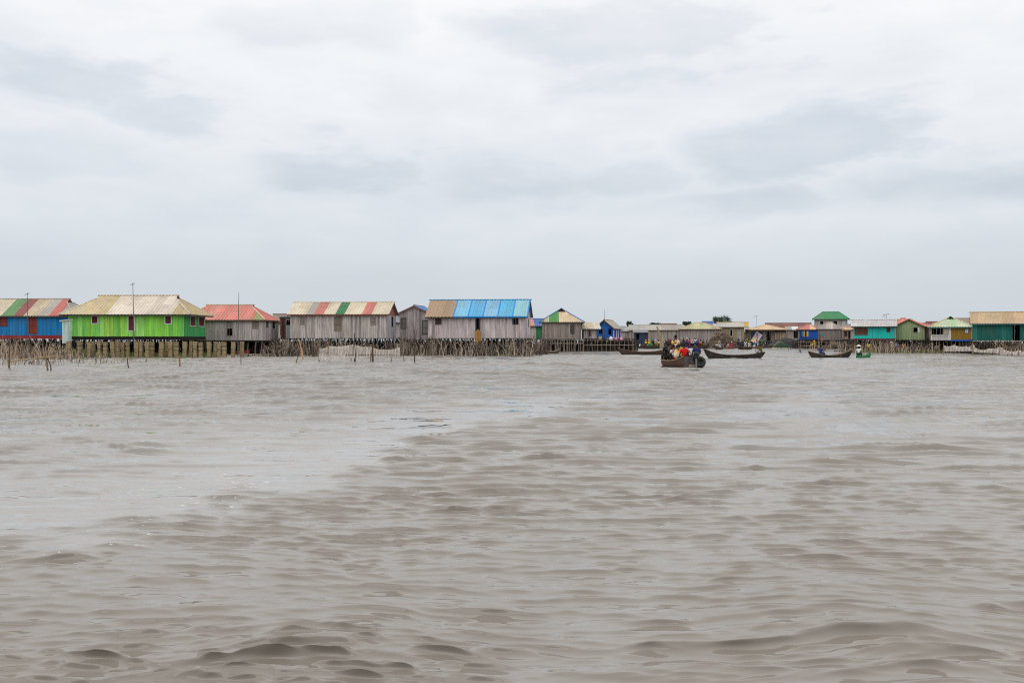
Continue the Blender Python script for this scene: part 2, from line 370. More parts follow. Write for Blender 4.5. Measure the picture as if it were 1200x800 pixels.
        sc_ = node(t, 'ShaderNodeVectorMath', operation='SCALE'); L.new(ml.outputs[0], sc_.inputs[0]); L.new(amt, sc_.inputs['Scale'])
        ad = node(t, 'ShaderNodeVectorMath', operation='ADD'); L.new(sc_.outputs[0], ad.inputs[0]); L.new(src, ad.inputs[1])
        no = node(t, 'ShaderNodeVectorMath', operation='NORMALIZE'); L.new(ad.outputs[0], no.inputs[0]); return no.outputs[0]
    geo = node(t, 'ShaderNodeNewGeometry')
    calmf = M_('SUBTRACT', 1.0, M_('MULTIPLY', A('calm'), .7))
    n_a = tilt(1.7, (.34, 1, 1), .7, 2.3, M_('MULTIPLY', far, calmf), geo.outputs['Normal'])
    n_b = tilt(5.5, (.5, 1, 1), .5, .9, M_('MULTIPLY', M_('ADD', M_('MULTIPLY', far, .85), .15), calmf), n_a, 2)
    b2 = node(t, 'ShaderNodeBump'); b2.inputs['Distance'].default_value = .10; L.new(noise(5.5, 2, .5, (.5, 1.1, 1), .0), b2.inputs['Height']); L.new(M_('MULTIPLY', rip, .15), b2.inputs['Strength']); 
    gu = node(t, 'ShaderNodeMapRange'); L.new(noise(.55, 4, .65, (.5, 1, 1)), gu.inputs[0]); gu.inputs[1].default_value = .40; gu.inputs[2].default_value = .60; gu.inputs[3].default_value = .12; gu.inputs[4].default_value = 1
    n_c = tilt(11, (.40, 1, 1), .35, .80, M_('MULTIPLY', M_('MULTIPLY', rip, gu.outputs[0]), .42), n_b, 2)
    n_d = tilt(38, (.45, 1, 1), .3, .55, M_('MULTIPLY', M_('MULTIPLY', rip, gu.outputs[0]), .05), n_c, 2)
    L.new(n_d, b2.inputs['Normal'])
    gust = node(t, 'ShaderNodeMapRange'); L.new(noise(.9, 3, .6, (.6, 1, 1)), gust.inputs[0]); gust.inputs[1].default_value = .38; gust.inputs[2].default_value = .62; gust.inputs[3].default_value = .25; gust.inputs[4].default_value = 1
    b3 = node(t, 'ShaderNodeBump'); b3.inputs['Distance'].default_value = .026; L.new(noise(24, 3, .6, (.6, 1.1, 1), .0), b3.inputs['Height']); L.new(M_('MULTIPLY', M_('MULTIPLY', rip, .38), gust.outputs[0]), b3.inputs['Strength']); L.new(b2.outputs[0], b3.inputs['Normal'])
    L.new(n_d, b.inputs['Normal'])
    me.materials.append(m)
    o = bpy.data.objects.new('water', me); col.objects.link(o)
    tag(o, 'muddy grey brown lagoon water with wind ripples and a smooth foamy wake', 'water', kind='structure')
build_water()

# ------------------------------------------------------------------ houses
def boards(mb, P, U, Nn, L, z0, z1f, ops, bw, colf, th=.03, gap=.012, offs=.014):
    """vertical boards on a wall plane; P start point, U unit along, Nn outward normal; ops = (u0,u1,za,zb) holes"""
    cuts = [0.0]
    while cuts[-1] < L: cuts.append(cuts[-1] + bw * random.uniform(.75, 1.25))
    cuts[-1] = L
    base = sorted(set(cuts)); marks = [(base[i], base[i + 1], i) for i in range(len(base) - 1)]
    for a, b_, i in marks:
        if b_ - a < .01: continue
        c = colf((a + b_) / 2, i); off = random.uniform(0, offs)
        segs_u = [a, b_]
        for o in ops:
            for e in o[:2]:
                if a + .01 < e < b_ - .01: segs_u.append(e)
        segs_u.sort()
        for k in range(len(segs_u) - 1):
            ua, ub = segs_u[k], segs_u[k + 1]
            if k == len(segs_u) - 2: ub -= gap
            mid = (ua + ub) / 2; top = z1f(mid); zs = [(z0 - random.uniform(0, .02), None)]
            holes = sorted([(o[2], o[3]) for o in ops if o[0] - .001 < mid < o[1] + .001])
            cur = z0 - random.uniform(0, .03); spans = []
            for (ha, hb) in holes:
                if ha > cur + .01: spans.append((cur, ha))
                cur = max(cur, hb)
            if cur < top - .01: spans.append((cur, None))
            for (s0, s1) in spans:
                ta, tb = (z1f(ua), z1f(ub)) if s1 is None else (s1, s1)
                if ta <= s0 or tb <= s0: ta = max(ta, s0 + .005); tb = max(tb, s0 + .005)
                o0 = Nn * off; o1 = Nn * (off + th)
                A = P + U * ua; B = P + U * ub
                pt = lambda q, z: (q.x, q.y, z)
                mb.hexa((pt(A + o1, s0), pt(B + o1, s0), pt(B + o0, s0), pt(A + o0, s0)),
                        (pt(A + o1, ta), pt(B + o1, tb), pt(B + o0, tb), pt(A + o0, ta)), c)

def roof_face(mb, A, U, L, V, vtop, colf, pitch=.34, rh=.045, brk=(), n_dir=None):
    Nn = U.cross(V).normalized()
    if Nn.z < 0: Nn = -Nn
    if n_dir is not None and Nn.dot(n_dir) < 0: Nn = -Nn
    us = set(brk) | {0.0, L}; rowk = {}; vmax = max(vtop(L * q / 20) for q in range(1, 20))
    n = max(1, round(L / pitch)); p = L / n
    for i in range(n):
        for fr, hh in ((0, 0), (.5, 0), (.62, rh), (.88, rh)):
            us.add(round(i * p + fr * p, 4))
    us = sorted(us)
    def hgt(u):
        fr = (u / p) % 1
        if fr < .5: return 0
        if fr < .62: return rh * (fr - .5) / .12
        if fr < .88: return rh
        return rh * (1 - fr) / .12
    for i in range(len(us) - 1):
        u0, u1 = us[i], us[i + 1]
        if u1 - u0 < .002: continue
        v0, v1 = vtop(u0 + .0005), vtop(u1 - .0005)
        if v0 < .01 and v1 < .01: continue
        c = colf((u0 + u1) / 2)
        h0, h1 = Nn * hgt(u0 + 1e-5), Nn * hgt(u1 - 1e-5)
        a, b_ = A + U * u0 + h0, A + U * u1 + h1
        kk = int((u0 + u1) / 2 / .9)
        if kk not in rowk: rowk[kk] = (random.uniform(.93, 1.05), random.uniform(.90, 1.07), random.uniform(.46, .56))
        ra, rb_, rs_ = rowk[kk]; vs = rs_ * vmax
        if v0 > vs and v1 > vs:
            mb.face((a, b_, b_ + V * vs, a + V * vs), mul(c, ra)); lift = Nn * .012
            mb.face((a + V * (vs - .12) + lift * -1, b_ + V * (vs - .12) - lift, b_ + V * v1, a + V * v0), mul(c, rb_)) if False else mb.face((a + V * vs, b_ + V * vs, b_ + V * v1, a + V * v0), mul(c, rb_))
        else: mb.face((a, b_, b_ + V * v1, a + V * v0), mul(c, ra))

def stripes(L, items):
    """items: (fraction end, colour) -> colour function with small sheet-to-sheet variation"""
    ends = [e * L for e, _ in items]; cols = [c for _, c in items]
    rnd = {}
    def f(u):
        for e, c in zip(ends, cols):
            if u <= e: break
        k = int(u / .9)
        if k not in rnd: rnd[k] = random.uniform(.93, 1.06)
        return mul(c, rnd[k])
    f.brk = ends[:-1]
    return f

GREY = sr(158, 149, 146); GREYD = sr(120, 112, 108); DARK = (.018, .015, .013)
stilt_meshes = []
def _stilts():
    for i in range(6):
        mb = MB(); r = random.uniform(.055, .085); pts = []; x = y = 0
        for k in range(5):
            pts.append((x, y, k / 4)); x += random.uniform(-.035, .035); y += random.uniform(-.03, .03)
        mb.tube(pts, [r * (1.05 - .08 * k) for k in range(5)], jit(sr(110, 98, 86), .25), n=6)
        stilt_meshes.append(mb.mesh('stilt', M['wood']))
_stilts()

def wood_col(base, var=.22, hue=.02, dark=.09):
    rnd = random.Random(random.random())
    def f(u, i):
        k = 1 + rnd.uniform(-var, var)
        if rnd.random() < dark: k *= .62
        return tuple(min(1, c * k * (1 + rnd.uniform(-hue, hue))) for c in base)
    return f

class House: pass
def house(name, label, cat, xl, xr, yf, ye, yr, Y, depth, rot=0, roof='gable', o=.35, og=.3, hip=None, g=.78,
          wall=None, sidewall=None, bw=.22, front=(), right=(), left=(), stripes_f=None, end_c=None, ridge_c=None, hipline_c=None,
          wmat='wood', stilts=(7, 3), stilt_z=None, beam=DARK, skirt=None, pitch=.34, gable_c=None, top_fix=None, fascia=(.05, .045, .04), group=None, floor_z0=.14, nofloor=False, ridge_z=None, vent=0):
    r = R(rot); A = Vector((X(xl, Y), Y, 0)); ku = (xr - 600) / F
    W = (ku * A.y - A.x) / (math.cos(r) - ku * math.sin(r))
    u = Vector((math.cos(r), math.sin(r), 0)); v = Vector((-math.sin(r), math.cos(r), 0))
    C = A + u * W / 2 + v * depth / 2
    zf, ze = Z(yf, Y), Z(ye, Y)
    ym = (A + u * W / 2).y
    Hs = House(); Hs.W, Hs.d, Hs.zf, Hs.ze = W, depth, zf, ze
    root = empty(name, (C.x, C.y, 0), r); tag(root, label, cat, group); Hs.root = root
    w2, d2 = W / 2, depth / 2
    def ulocal(px, dd=0):      # px on the front plane -> local x
        k = (px - 600) / F; t = (k * A.y - A.x) / (math.cos(r) - k * math.sin(r)); return t - w2
    def zlocal(py, ux): return Z(py, A.y + (ux + w2) * math.sin(r))
    Hs.u, Hs.z = ulocal, zlocal
    # roof height at the ridge
    run = depth if roof != 'gabley' else 0
    zr = Z(yr, ym + (d2 * math.cos(r) if roof not in ('gabley', 'shed') else (depth * math.cos(r) if roof == 'shed' else 0)))
    if ridge_z: zr = ridge_z
    Hs.zr = zr
    wall = wall or wood_col(GREY); sidewall = sidewall or wall
    # wall with real openings
    opsF = []
    for q in front:
        x0, x1 = ulocal(q['x'][0]), ulocal(q['x'][1]); za, zb = zlocal(q['y'][1], (x0 + x1) / 2), zlocal(q['y'][0], (x0 + x1) / 2)
        q['r'] = (x0, x1, za, min(zb, ze - .03)); opsF.append((x0 + w2, x1 + w2, za, min(zb, ze - .03)))
    def sideops(lst):
        res = []
        for q in lst:
            q['r'] = (q['v'][0] * depth - d2, q['v'][1] * depth - d2, zf + q['z'][0] * (ze - zf), zf + q['z'][1] * (ze - zf)); res.append(q['r'])
        return res
    opsR, opsL = sideops(right), sideops(left)
    mb = MB()
    flat = lambda zt: (lambda uu: zt)
    slope_at = (zr - ze) / (d2 + o) if roof in ('gable',) else 0
    def gab(uu):                # gable ends: board tops follow the roof
        return ze + slope_at * (d2 + o) * (1 - abs(uu - d2) / (d2 + o)) - .05
    def gabx(uu): return ze + (zr - ze) * (1 - abs(uu - w2) / (w2 + og)) - .05
    def shedy(uu): return ze + (zr - ze) * (uu + o) / (depth + 2 * o) - .04
    front_top = gabx if roof == 'gabley' else flat(ze + .02)
    if roof == 'gable': side_top = gab
    elif roof == 'shed': side_top = shedy
    else: side_top = flat(ze + .02)
    back_top = front_top if roof != 'shed' else flat(zr - .1)
    boards(mb, Vector((-w2, -d2, 0)), Vector((1, 0, 0)), Vector((0, -1, 0)), W, zf, front_top, opsF, bw, wall)
    boards(mb, Vector((w2, -d2, 0)), Vector((0, 1, 0)), Vector((1, 0, 0)), depth, zf, side_top, [(a + d2, b_ + d2, c, d) for a, b_, c, d in opsR], bw, sidewall)
    st2 = (lambda uu: side_top(depth - uu))
    boards(mb, Vector((-w2, d2, 0)), Vector((0, -1, 0)), Vector((-1, 0, 0)), depth, zf, st2, [(d2 - b_, d2 - a, c, d) for a, b_, c, d in opsL], bw, sidewall)
    boards(mb, Vector((w2, d2, 0)), Vector((-1, 0, 0)), Vector((0, 1, 0)), W, zf, back_top, [], bw * 1.5, wall)
    mb.build('wall', M[wmat], root)
    if gable_c is not None and roof == 'gable':
        for s in (-1, 1):
            X_ = s * (w2 + .05)
            gm = MB(); gm.hexa(((X_, -d2, ze - .02), (X_ + .02 * s, -d2, ze - .02), (X_ + .02 * s, d2, ze - .02), (X_, d2, ze - .02)),
                    ((X_, -.06, zr - .12), (X_ + .02 * s, -.06, zr - .12), (X_ + .02 * s, .06, zr - .12), (X_, .06, zr - .12)), gable_c)
            gm.build('gable_panel', M['paintwood'], root)
    # floor deck and beams
    if not nofloor:
        fb = MB(); fb.box(-w2 - .04, w2 + .04, -d2 - .04, d2 + .04, zf - floor_z0, zf - .012, beam)
        fb.build('floor', M['dark'] if beam == DARK else M['paintwood'], root)
    if skirt:
        sk = MB(); t_ = .06
        sk.box(-w2 - t_, w2 + t_, -d2 - t_ - .02, -d2 - t_, zf - skirt[1], zf + .01, skirt[0]); sk.box(w2 + t_, w2 + t_ + .02, -d2 - t_, d2 + t_, zf - skirt[1], zf + .01, skirt[0])
        sk.build('skirt_board', M['paintwood'], root)
    # roof
    rf = MB(); Lx = W + 2 * og; Ly = depth + 2 * o
    Sf = stripes(Lx, stripes_f or [(1, sr(190, 170, 140))])
    ec = end_c or (stripes_f[-1][1] if stripes_f else sr(190, 170, 140))
    rc = ridge_c or mul(Sf(Lx / 2), .95)
    ridges = []
    if roof in ('gable', 'hip', 'gablet'):
        V = Vector((0, d2 + o, zr - ze)); VL = V.length; V.normalize(); Vb = Vector((0, -(d2 + o), zr - ze)).normalized()
        hh = (hip if hip is not None else (d2 + o)) if roof != 'gable' else 0
        gg = 1.0 if roof == 'hip' else g
        if roof == 'gable': vt = lambda uu: VL
        else:
            def vt(uu):
                e_ = min(uu, Lx - uu)
                return VL if e_ >= gg * hh else VL * max(0, e_) / hh
        brk = list(Sf.brk) + ([gg * hh, Lx - gg * hh] if hh else [])
        roof_face(rf, Vector((-w2 - og, -d2 - o, ze)), Vector((1, 0, 0)), Lx, V, vt, Sf, pitch, brk=brk)
        roof_face(rf, Vector((-w2 - og, d2 + o, ze)), Vector((1, 0, 0)), Lx, Vb, vt, Sf, pitch, brk=brk)
        xe = w2 + og
        if hh:
            for s in (-1, 1):
                Ve = Vector((-s * hh, 0, zr - ze)); VEL = Ve.length; Ve.normalize()
                def vte(uu, VEL=VEL):
                    e_ = min(uu, Ly - uu); return min(gg * VEL, VEL * e_ / (Ly / 2))
                ecf = (lambda uu: mul(ec, 1)) if not callable(ec) else ec
                roof_face(rf, Vector((s * xe, -d2 - o, ze)), Vector((0, 1, 0)), Ly, Ve, vte, ecf, pitch, brk=[gg * Ly / 2, Ly - gg * Ly / 2])
                if gg < 1:      # little vent gable
                    xg = s * (xe - gg * hh); zg = ze + gg * (zr - ze); yg = (1 - gg) * (d2 + o)
                    q = MB(); q.hexa(((xg - s * .03, -yg, zg - .02), (xg, -yg, zg - .02), (xg, yg, zg - .02), (xg - s * .03, yg, zg - .02)),
                                     ((xg - s * .03, -.02, zr - .01), (xg, -.02, zr - .01), (xg, .02, zr - .01), (xg - s * .03, .02, zr - .01)), (.03, .03, .028))
                    q.build('gable_vent', M['dark'], root)
                for sy_ in (-1, 1):
                    ridges.append(((s * xe, sy_ * (d2 + o), ze + .03), (s * (xe - gg * hh), sy_ * (1 - gg) * (d2 + o), ze + gg * (zr - ze) + .04), hipline_c or rc))
        xr_ = xe - gg * hh + (.12 if gg < 1 else 0)
        ridges.append(((-xr_, 0, zr + .03), (xr_, 0, zr + .03), rc))
    elif roof == 'gabley':
        V = Vector((w2 + og, 0, zr - ze)); VL = V.length; V.normalize()
        Sy = stripes(Ly, stripes_f or [(1, sr(190, 170, 140))])
        roof_face(rf, Vector((-w2 - og, -d2 - o, ze)), Vector((0, 1, 0)), Ly, V, lambda uu: VL, Sy, pitch, brk=Sy.brk)
        roof_face(rf, Vector((w2 + og, -d2 - o, ze)), Vector((0, 1, 0)), Ly, Vector((-V.x, 0, V.z)), lambda uu: VL, Sy, pitch, brk=Sy.brk)
        ridges.append(((0, -d2 - o, zr + .03), (0, d2 + o, zr + .03), rc))
    elif roof == 'shed':
        V = Vector((0, Ly, zr - ze)); VL = V.length; V.normalize()
        roof_face(rf, Vector((-w2 - og, -d2 - o, ze)), Vector((1, 0, 0)), Lx, V, lambda uu: VL, Sf, pitch, brk=Sf.brk)
    ro = rf.build('roof', M['roof'], root)
    if ridges:
        rm = MB()
        for a, b_, c in ridges: rm.tube((a, b_), .075, c, n=6)
        rm.build('ridge_cap', M['roof'], ro)
    if vent:
        vb = MB(); zt = zr + .16; zb_ = zr - .45; hw = .62
        for sg in (-1, 1): vb.hexa(((sg * hw, -.75, zb_), (sg * hw * .9, -.75, zb_ - .05), (sg * hw * .9, .75, zb_ - .05), (sg * hw, .75, zb_)) if sg < 0 else ((sg * hw * .9, -.75, zb_ - .05), (sg * hw, -.75, zb_), (sg * hw, .75, zb_), (sg * hw * .9, .75, zb_ - .05)),
                                   ((-.03, -.75, zt), (.0, -.75, zt - .05), (.0, .75, zt - .05), (-.03, .75, zt)) if sg < 0 else ((.0, -.75, zt - .05), (.03, -.75, zt), (.03, .75, zt), (.0, .75, zt - .05)), (.06, .055, .05))
        vb.hexa(((-hw * .9, -.70, zb_), (hw * .9, -.70, zb_), (hw * .9, .7, zb_), (-hw * .9, .7, zb_)), ((-.02, -.70, zt - .06), (.02, -.70, zt - .06), (.02, .7, zt - .06), (-.02, .7, zt - .06)), (.03, .03, .03))
        vb.build('gable_vent', M['dark'], root)
    # fascia boards
    fm = MB(); t_ = .03
    if roof != 'gabley':
        fm.box(-w2 - og, w2 + og, -d2 - o + .03, -d2 - o + .06, ze - .14, ze - .02, fascia)
        if roof == 'gable' or roof == 'shed':
            for s in (-1, 1):
                xs = s * (w2 + og - .03); zt = zr if roof == 'gable' else None
                if roof == 'gable':
                    for sy_ in (-1, 1):
                        fm.hexa(((xs - .02, sy_ * (d2 + o), ze - .15), (xs + .02, sy_ * (d2 + o), ze - .15), (xs + .02, 0, zr - .17), (xs - .02, 0, zr - .17)),
                                ((xs - .02, sy_ * (d2 + o), ze - .012), (xs + .02, sy_ * (d2 + o), ze - .012), (xs + .02, 0, zr - .012), (xs - .02, 0, zr - .012)), fascia)
        else:
            for s in (-1, 1): fm.box(s * (w2 + og - .045) - .015, s * (w2 + og - .045) + .015, -d2 - o + .065, d2 + o, ze - .14, ze - .02, fascia)
    else:
        for s in (-1, 1):
            fm.box(s * (w2 + og - .045) - .015, s * (w2 + og - .045) + .015, -d2 - o, d2 + o, ze - .14, ze - .02, fascia)
            for sy_ in (-1,):
                ys = sy_ * (d2 + o - .02)
                fm.hexa(((s * (w2 + og), ys - .02, ze - .13), (0, ys - .02, zr - .16), (0, ys + .02, zr - .16), (s * (w2 + og), ys + .02, ze - .13)),
                        ((s * (w2 + og), ys - .02, ze + .0), (0, ys - .02, zr - .0), (0, ys + .02, zr - .0), (s * (w2 + og), ys + .02, ze + .0)), fascia)
    fm.build('fascia', M['paintwood'], root)
    # windows, doors
    def fit(q, face):
        x0, x1, za, zb = q['r']; kind = q.get('k', 'window'); fc = q.get('fc'); pc = q.get('pc', sr(95, 40, 38)); st = q.get('s', 'closed')
        def place(a, b_, lo, hi, t0, t1, c, m):     # rectangle on the facade between two depths (outward positive)
            if face == 'F': m.box(a, b_, -d2 - t1, -d2 - t0, lo, hi, c)
            elif face == 'R': m.box(w2 + t0, w2 + t1, a, b_, lo, hi, c)
            else: m.box(-w2 - t1, -w2 - t0, a, b_, lo, hi, c)
        m = MB(); n_ = max(2, int((x1 - x0) / .16))
        if st in ('closed', 'upper', 'half'):
            lo = za + (zb - za) * (.5 if st == 'upper' else 0); xe_ = x1 if st != 'half' else (x0 + x1) / 2
            for i in range(n_):
                a = x0 + (xe_ - x0) * i / n_; b_ = x0 + (xe_ - x0) * (i + 1) / n_ - .01
                place(a, b_, lo + .01, zb - .01, -.03, .012 + .005 * (i % 2), jit(pc, .1), m)
            place(x0, xe_, lo + (zb - lo) * .45, lo + (zb - lo) * .5, .019, .035, mul(pc, .7), m)
        if st in ('leaf', 'half'):                   # a leaf swung outward beside the opening
            lc = q.get('lc', pc); a0 = x1 + .03 if st == 'leaf' else x1 + .02
            place(a0, a0 + (x1 - x0) * .55, za, zb, .05, .075, lc, m)
            place(a0 + .04, a0 + (x1 - x0) * .55 - .04, (za + zb) / 2 - .03, (za + zb) / 2 + .03, .076, .09, mul(lc, .6), m)
        if st == 'open' or not m.f:
            place(x0, x1, za - .05, za - .005, -.05, .05, mul(GREYD, .6), m)
        ob = m.build(kind, M['paintwood'], root)
        if fc is not None:
            fr = MB(); t_ = .07
            place(x0 - t_, x0, za - t_, zb + t_, .045, .075, fc, fr); place(x1, x1 + t_, za - t_, zb + t_, .045, .075, fc, fr)
            place(x0, x1, za - t_, za, .045, .075, fc, fr); place(x0, x1, zb, zb + t_, .045, .075, fc, fr)
            fr.build(kind + '_frame', M['paintwood'], ob)
    for q in front: fit(q, 'F')
    for q in right: fit(q, 'R')
    for q in left: fit(q, 'L')
    # stilts
    if stilts:
        nx, ny = stilts
        for j in range(ny):
            for i in range(nx):
                sx_ = -w2 + .15 + (W - .3) * (i + (random.uniform(-.28, .28) if 0 < i < nx - 1 else 0)) / max(1, nx - 1)
                sy_ = -d2 + .1 + (depth - .2) * j / max(1, ny - 1)
                hgt = zf - floor_z0 + .5
                inst('stilt', random.choice(stilt_meshes), root, (sx_, sy_, -.5), (random.uniform(-.04, .04), random.uniform(-.05, .05), random.uniform(0, 6)), (random.uniform(.8, 1.4),) * 2 + (hgt + .02,))
    return Hs

# colours
CREAM = sr(226, 212, 184); TAN = sr(196, 176, 138); TAN2 = sr(205, 186, 158); OLIVE = sr(190, 172, 118); WHITE = sr(235, 230, 218)
REDC = sr(212, 124, 112); CORAL = sr(224, 138, 118); ROOFG = sr(62, 128, 84); ROOFG2 = sr(110, 150, 100); BROWNR = sr(150, 88, 80); GREYR = sr(186, 178, 166)
BLUE = sr(20, 100, 175); BLUER = sr(24, 142, 220); BLUEP = sr(150, 205, 228); DKRED = sr(92, 32, 36)
LIME = sr(138, 212, 80)

rl = random.Random(4)
def blue_wall(u, i): return jit(sr(10, 118, 178), .12, .03)
house('stilt_house', 'bright blue wooden house on stilts with dark red base board and striped roof', 'house', -52, 82, 393, 370.5, 350.5, 106, 5.6, rot=-3,
      roof='gablet', g=.8, hip=2.4, og=.5, stripes_f=[(.42, CREAM), (.52, ROOFG2), (.60, BROWNR), (.71, TAN2), (.80, GREYR), (.885, REDC), (1, GREYR)], end_c=GREYR, ridge_c=GREYR,
      wall=blue_wall, wmat='paintwood', bw=.3, skirt=(sr(140, 36, 36), .36), stilts=(18, 3),
      front=[dict(x=(1, 8.5), y=(371.5, 381.5), k='window', pc=sr(128, 56, 50), fc=sr(110, 45, 40)), dict(x=(34.5, 43), y=(371.5, 390.5), k='door', pc=sr(128, 52, 44), fc=sr(120, 60, 50))])
house('stilt_house', 'pale roofed hut partly out of frame behind the bright blue house', 'house', -60, 1, 396, 372, 355, 116, 5, rot=0, roof='hip', og=.6,
      stripes_f=[(1, WHITE)], wall=wood_col(GREYD), stilts=(5, 2))
def latrine():
    Y = 98; x0, x1 = X(73, Y), X(79.6, Y); r = empty('outhouse', ((x0 + x1) / 2, Y + .4, 0)); w2 = (x1 - x0) / 2
    tag(r, 'narrow pale green metal outhouse between the blue and lime green houses', 'outhouse')
    m = MB(); n = 6; c = sr(190, 208, 200)
    boards(m, Vector((-w2, -.35, 0)), Vector((1, 0, 0)), Vector((0, -1, 0)), 2 * w2, Z(402, Y), lambda u: Z(375, Y), [], .1, lambda u, i: jit(c, .12))
    boards(m, Vector((w2, -.35, 0)), Vector((0, 1, 0)), Vector((1, 0, 0)), .7, Z(402, Y), lambda u: Z(375, Y), [], .1, lambda u, i: jit(c, .12))
    boards(m, Vector((-w2, .35, 0)), Vector((0, -1, 0)), Vector((-1, 0, 0)), .7, Z(402, Y), lambda u: Z(375, Y), [], .1, lambda u, i: jit(c, .12))
    m.build('wall', M['paintwood'], r)
    q = MB(); q.hexa(((-w2 - .25, -.5, Z(375.2, Y) - .12), (w2 + .1, -.5, Z(375.2, Y)), (w2 + .1, .5, Z(375.2, Y)), (-w2 - .25, .5, Z(375.2, Y) - .12)),
                    ((-w2 - .25, -.5, Z(374, Y) - .12), (w2 + .1, -.5, Z(374, Y)), (w2 + .1, .5, Z(374, Y)), (-w2 - .25, .5, Z(374, Y) - .12)), WHITE); q.build('roof', M['roof'], r)
    for s in (-1, 1):
        inst('stilt', stilt_meshes[0], r, (s * (w2 - .08), -.25, -.4), (0, 0, 0), (1, 1, Z(402, Y) + .42))
latrine()

def green_wall(u, i):
    c = LIME
    if 3.0 < u < 6.2 and rl.random() < .4: c = sr(156, 212, 84)
    elif rl.random() < .25: c = sr(112, 192, 84)
    elif rl.random() < .2: c = sr(150, 214, 108)
    return jit(c, .10, .03)
gh = house('stilt_house', 'lime green wooden house with hipped cream metal roof and white framed windows', 'house', 80, 216, 394, 368.6, 346.5, 101, 6.3, rot=-1.5, roof='gablet', g=.84, hip=3.0, o=.55, og=.75,
      stripes_f=[(.16, sr(212, 196, 160)), (.34, sr(216, 196, 152)), (.36, sr(206, 186, 130)), (.86, sr(230, 216, 198)), (1, sr(206, 184, 140))], end_c=sr(205, 184, 140), hipline_c=sr(225, 214, 196), ridge_c=sr(205, 186, 150),
      wall=green_wall, sidewall=lambda u, i: jit(sr(52, 152, 84) if i % 7 else sr(78, 160, 78), .1, .02), wmat='paintwood', bw=.42, stilts=(15, 3), floor_z0=.35,
      front=[dict(x=(108, 114.6), y=(370.5, 378.6), k='window', pc=DKRED, fc=sr(230, 225, 220)), dict(x=(150.8, 157.6), y=(370.4, 387), k='door', pc=DKRED, fc=sr(230, 225, 220)),
             dict(x=(194, 200.6), y=(370.5, 379), k='window', pc=DKRED, fc=sr(230, 225, 220))],
      right=[dict(v=(.25, .50), z=(.50, .93), pc=DKRED, fc=sr(210, 205, 200), s='closed'), dict(v=(.66, .92), z=(.50, .93), pc=DKRED, fc=sr(210, 205, 200), s='closed')])
house('stilt_house', 'grey board house with red hipped metal roof beside the lime green house', 'house', 211, 309, 398.5, 375, 357.5, 108.8, 5.8, rot=-2, roof='gablet', g=.85, hip=2.6, o=.3, og=.25,
      stripes_f=[(.30, sr(220, 128, 112)), (.42, sr(226, 150, 134)), (.82, sr(222, 138, 124)), (.86, sr(214, 130, 104)), (1, sr(165, 165, 110))], end_c=sr(220, 126, 114), hipline_c=sr(226, 206, 170), ridge_c=sr(205, 195, 165),
      stilts=(12, 3),
      front=[dict(x=(266.3, 272.2), y=(377, 393), k='window', s='upper', pc=sr(140, 132, 128), fc=sr(120, 112, 108)), dict(x=(295.5, 303.5), y=(376.5, 385.5), k='window', pc=sr(130, 118, 108))],
      right=[dict(v=(.12, .30), z=(.62, .97), pc=sr(80, 70, 66)), dict(v=(.6, .75), z=(.62, .95), s='open')])
house('storage_shed', 'small dark brown and grey shed squeezed between two grey board houses', 'shed', 328.5, 341, 396, 371.5, 370.2, 112, 3, rot=0, roof='shed', og=.1, o=.15,
      stripes_f=[(1, sr(130, 130, 125))], wall=lambda u, i: sr(66, 30, 28) if u < .55 else jit(sr(125, 135, 130), .1), bw=.2, stilts=(3, 2),
      front=[dict(x=(335.5, 340), y=(375, 380.5), k='window', s='open')])
house('stilt_house', 'long grey board house with cream, red and green striped roof', 'house', 340.5, 453, 396, 368.5, 354.3, 111, 5.4, rot=-4, roof='gable', o=.35, og=.35,
      stripes_f=[(.19, CREAM), (.265, GREYR), (.36, REDC), (.475, CREAM), (.565, sr(48, 124, 76)), (.735, CREAM), (.83, REDC), (1, CREAM)], ridge_c=CREAM, gable_c=sr(150, 84, 80), stilts=(17, 3), floor_z0=.10,
      wall=wood_col(sr(166, 157, 152)), sidewall=wood_col(sr(158, 154, 158)), fascia=sr(120, 70, 66),
      front=[dict(x=(351.5, 358), y=(371, 381), k='window', pc=sr(140, 130, 124)), dict(x=(391.5, 400.5), y=(371, 388.5), k='door', pc=sr(126, 112, 98)), dict(x=(434, 441), y=(371.5, 381.5), k='window', pc=sr(138, 128, 122))],
      right=[dict(v=(.5, .68), z=(.5, .93), s='open')])
house('stilt_house', 'small grey board house with front gable and blue roof sheets', 'house', 468.5, 503, 398, 367.5, 357.8, 116, 5, rot=-8, roof='gabley', o=.3, og=.35, stripes_f=[(1, sr(84, 150, 215))], stilts=(6, 3), floor_z0=.08,
      fascia=sr(128, 86, 82), ridge_c=sr(150, 90, 85), front=[dict(x=(470.3, 475.8), y=(373, 384.5), k='window', pc=sr(120, 112, 108), fc=sr(90, 84, 80)), dict(x=(495.3, 502.5), y=(375.5, 391), k='door', pc=sr(130, 122, 116), fc=sr(75, 68, 62))],
      wall=wood_col(sr(156, 146, 144)))
bl = [(.27, sr(180, 150, 118)), (.285, BLUER)]
e = .285
for i in range(5):
    e2 = .285 + .715 * (i + 1) / 5
    bl += [(e2 - .012, [sr(130, 200, 230), sr(96, 184, 228), sr(140, 196, 230), sr(98, 190, 230), sr(150, 206, 216)][i])] + ([(e2, BLUER)] if i < 4 else [(1, BLUER)])
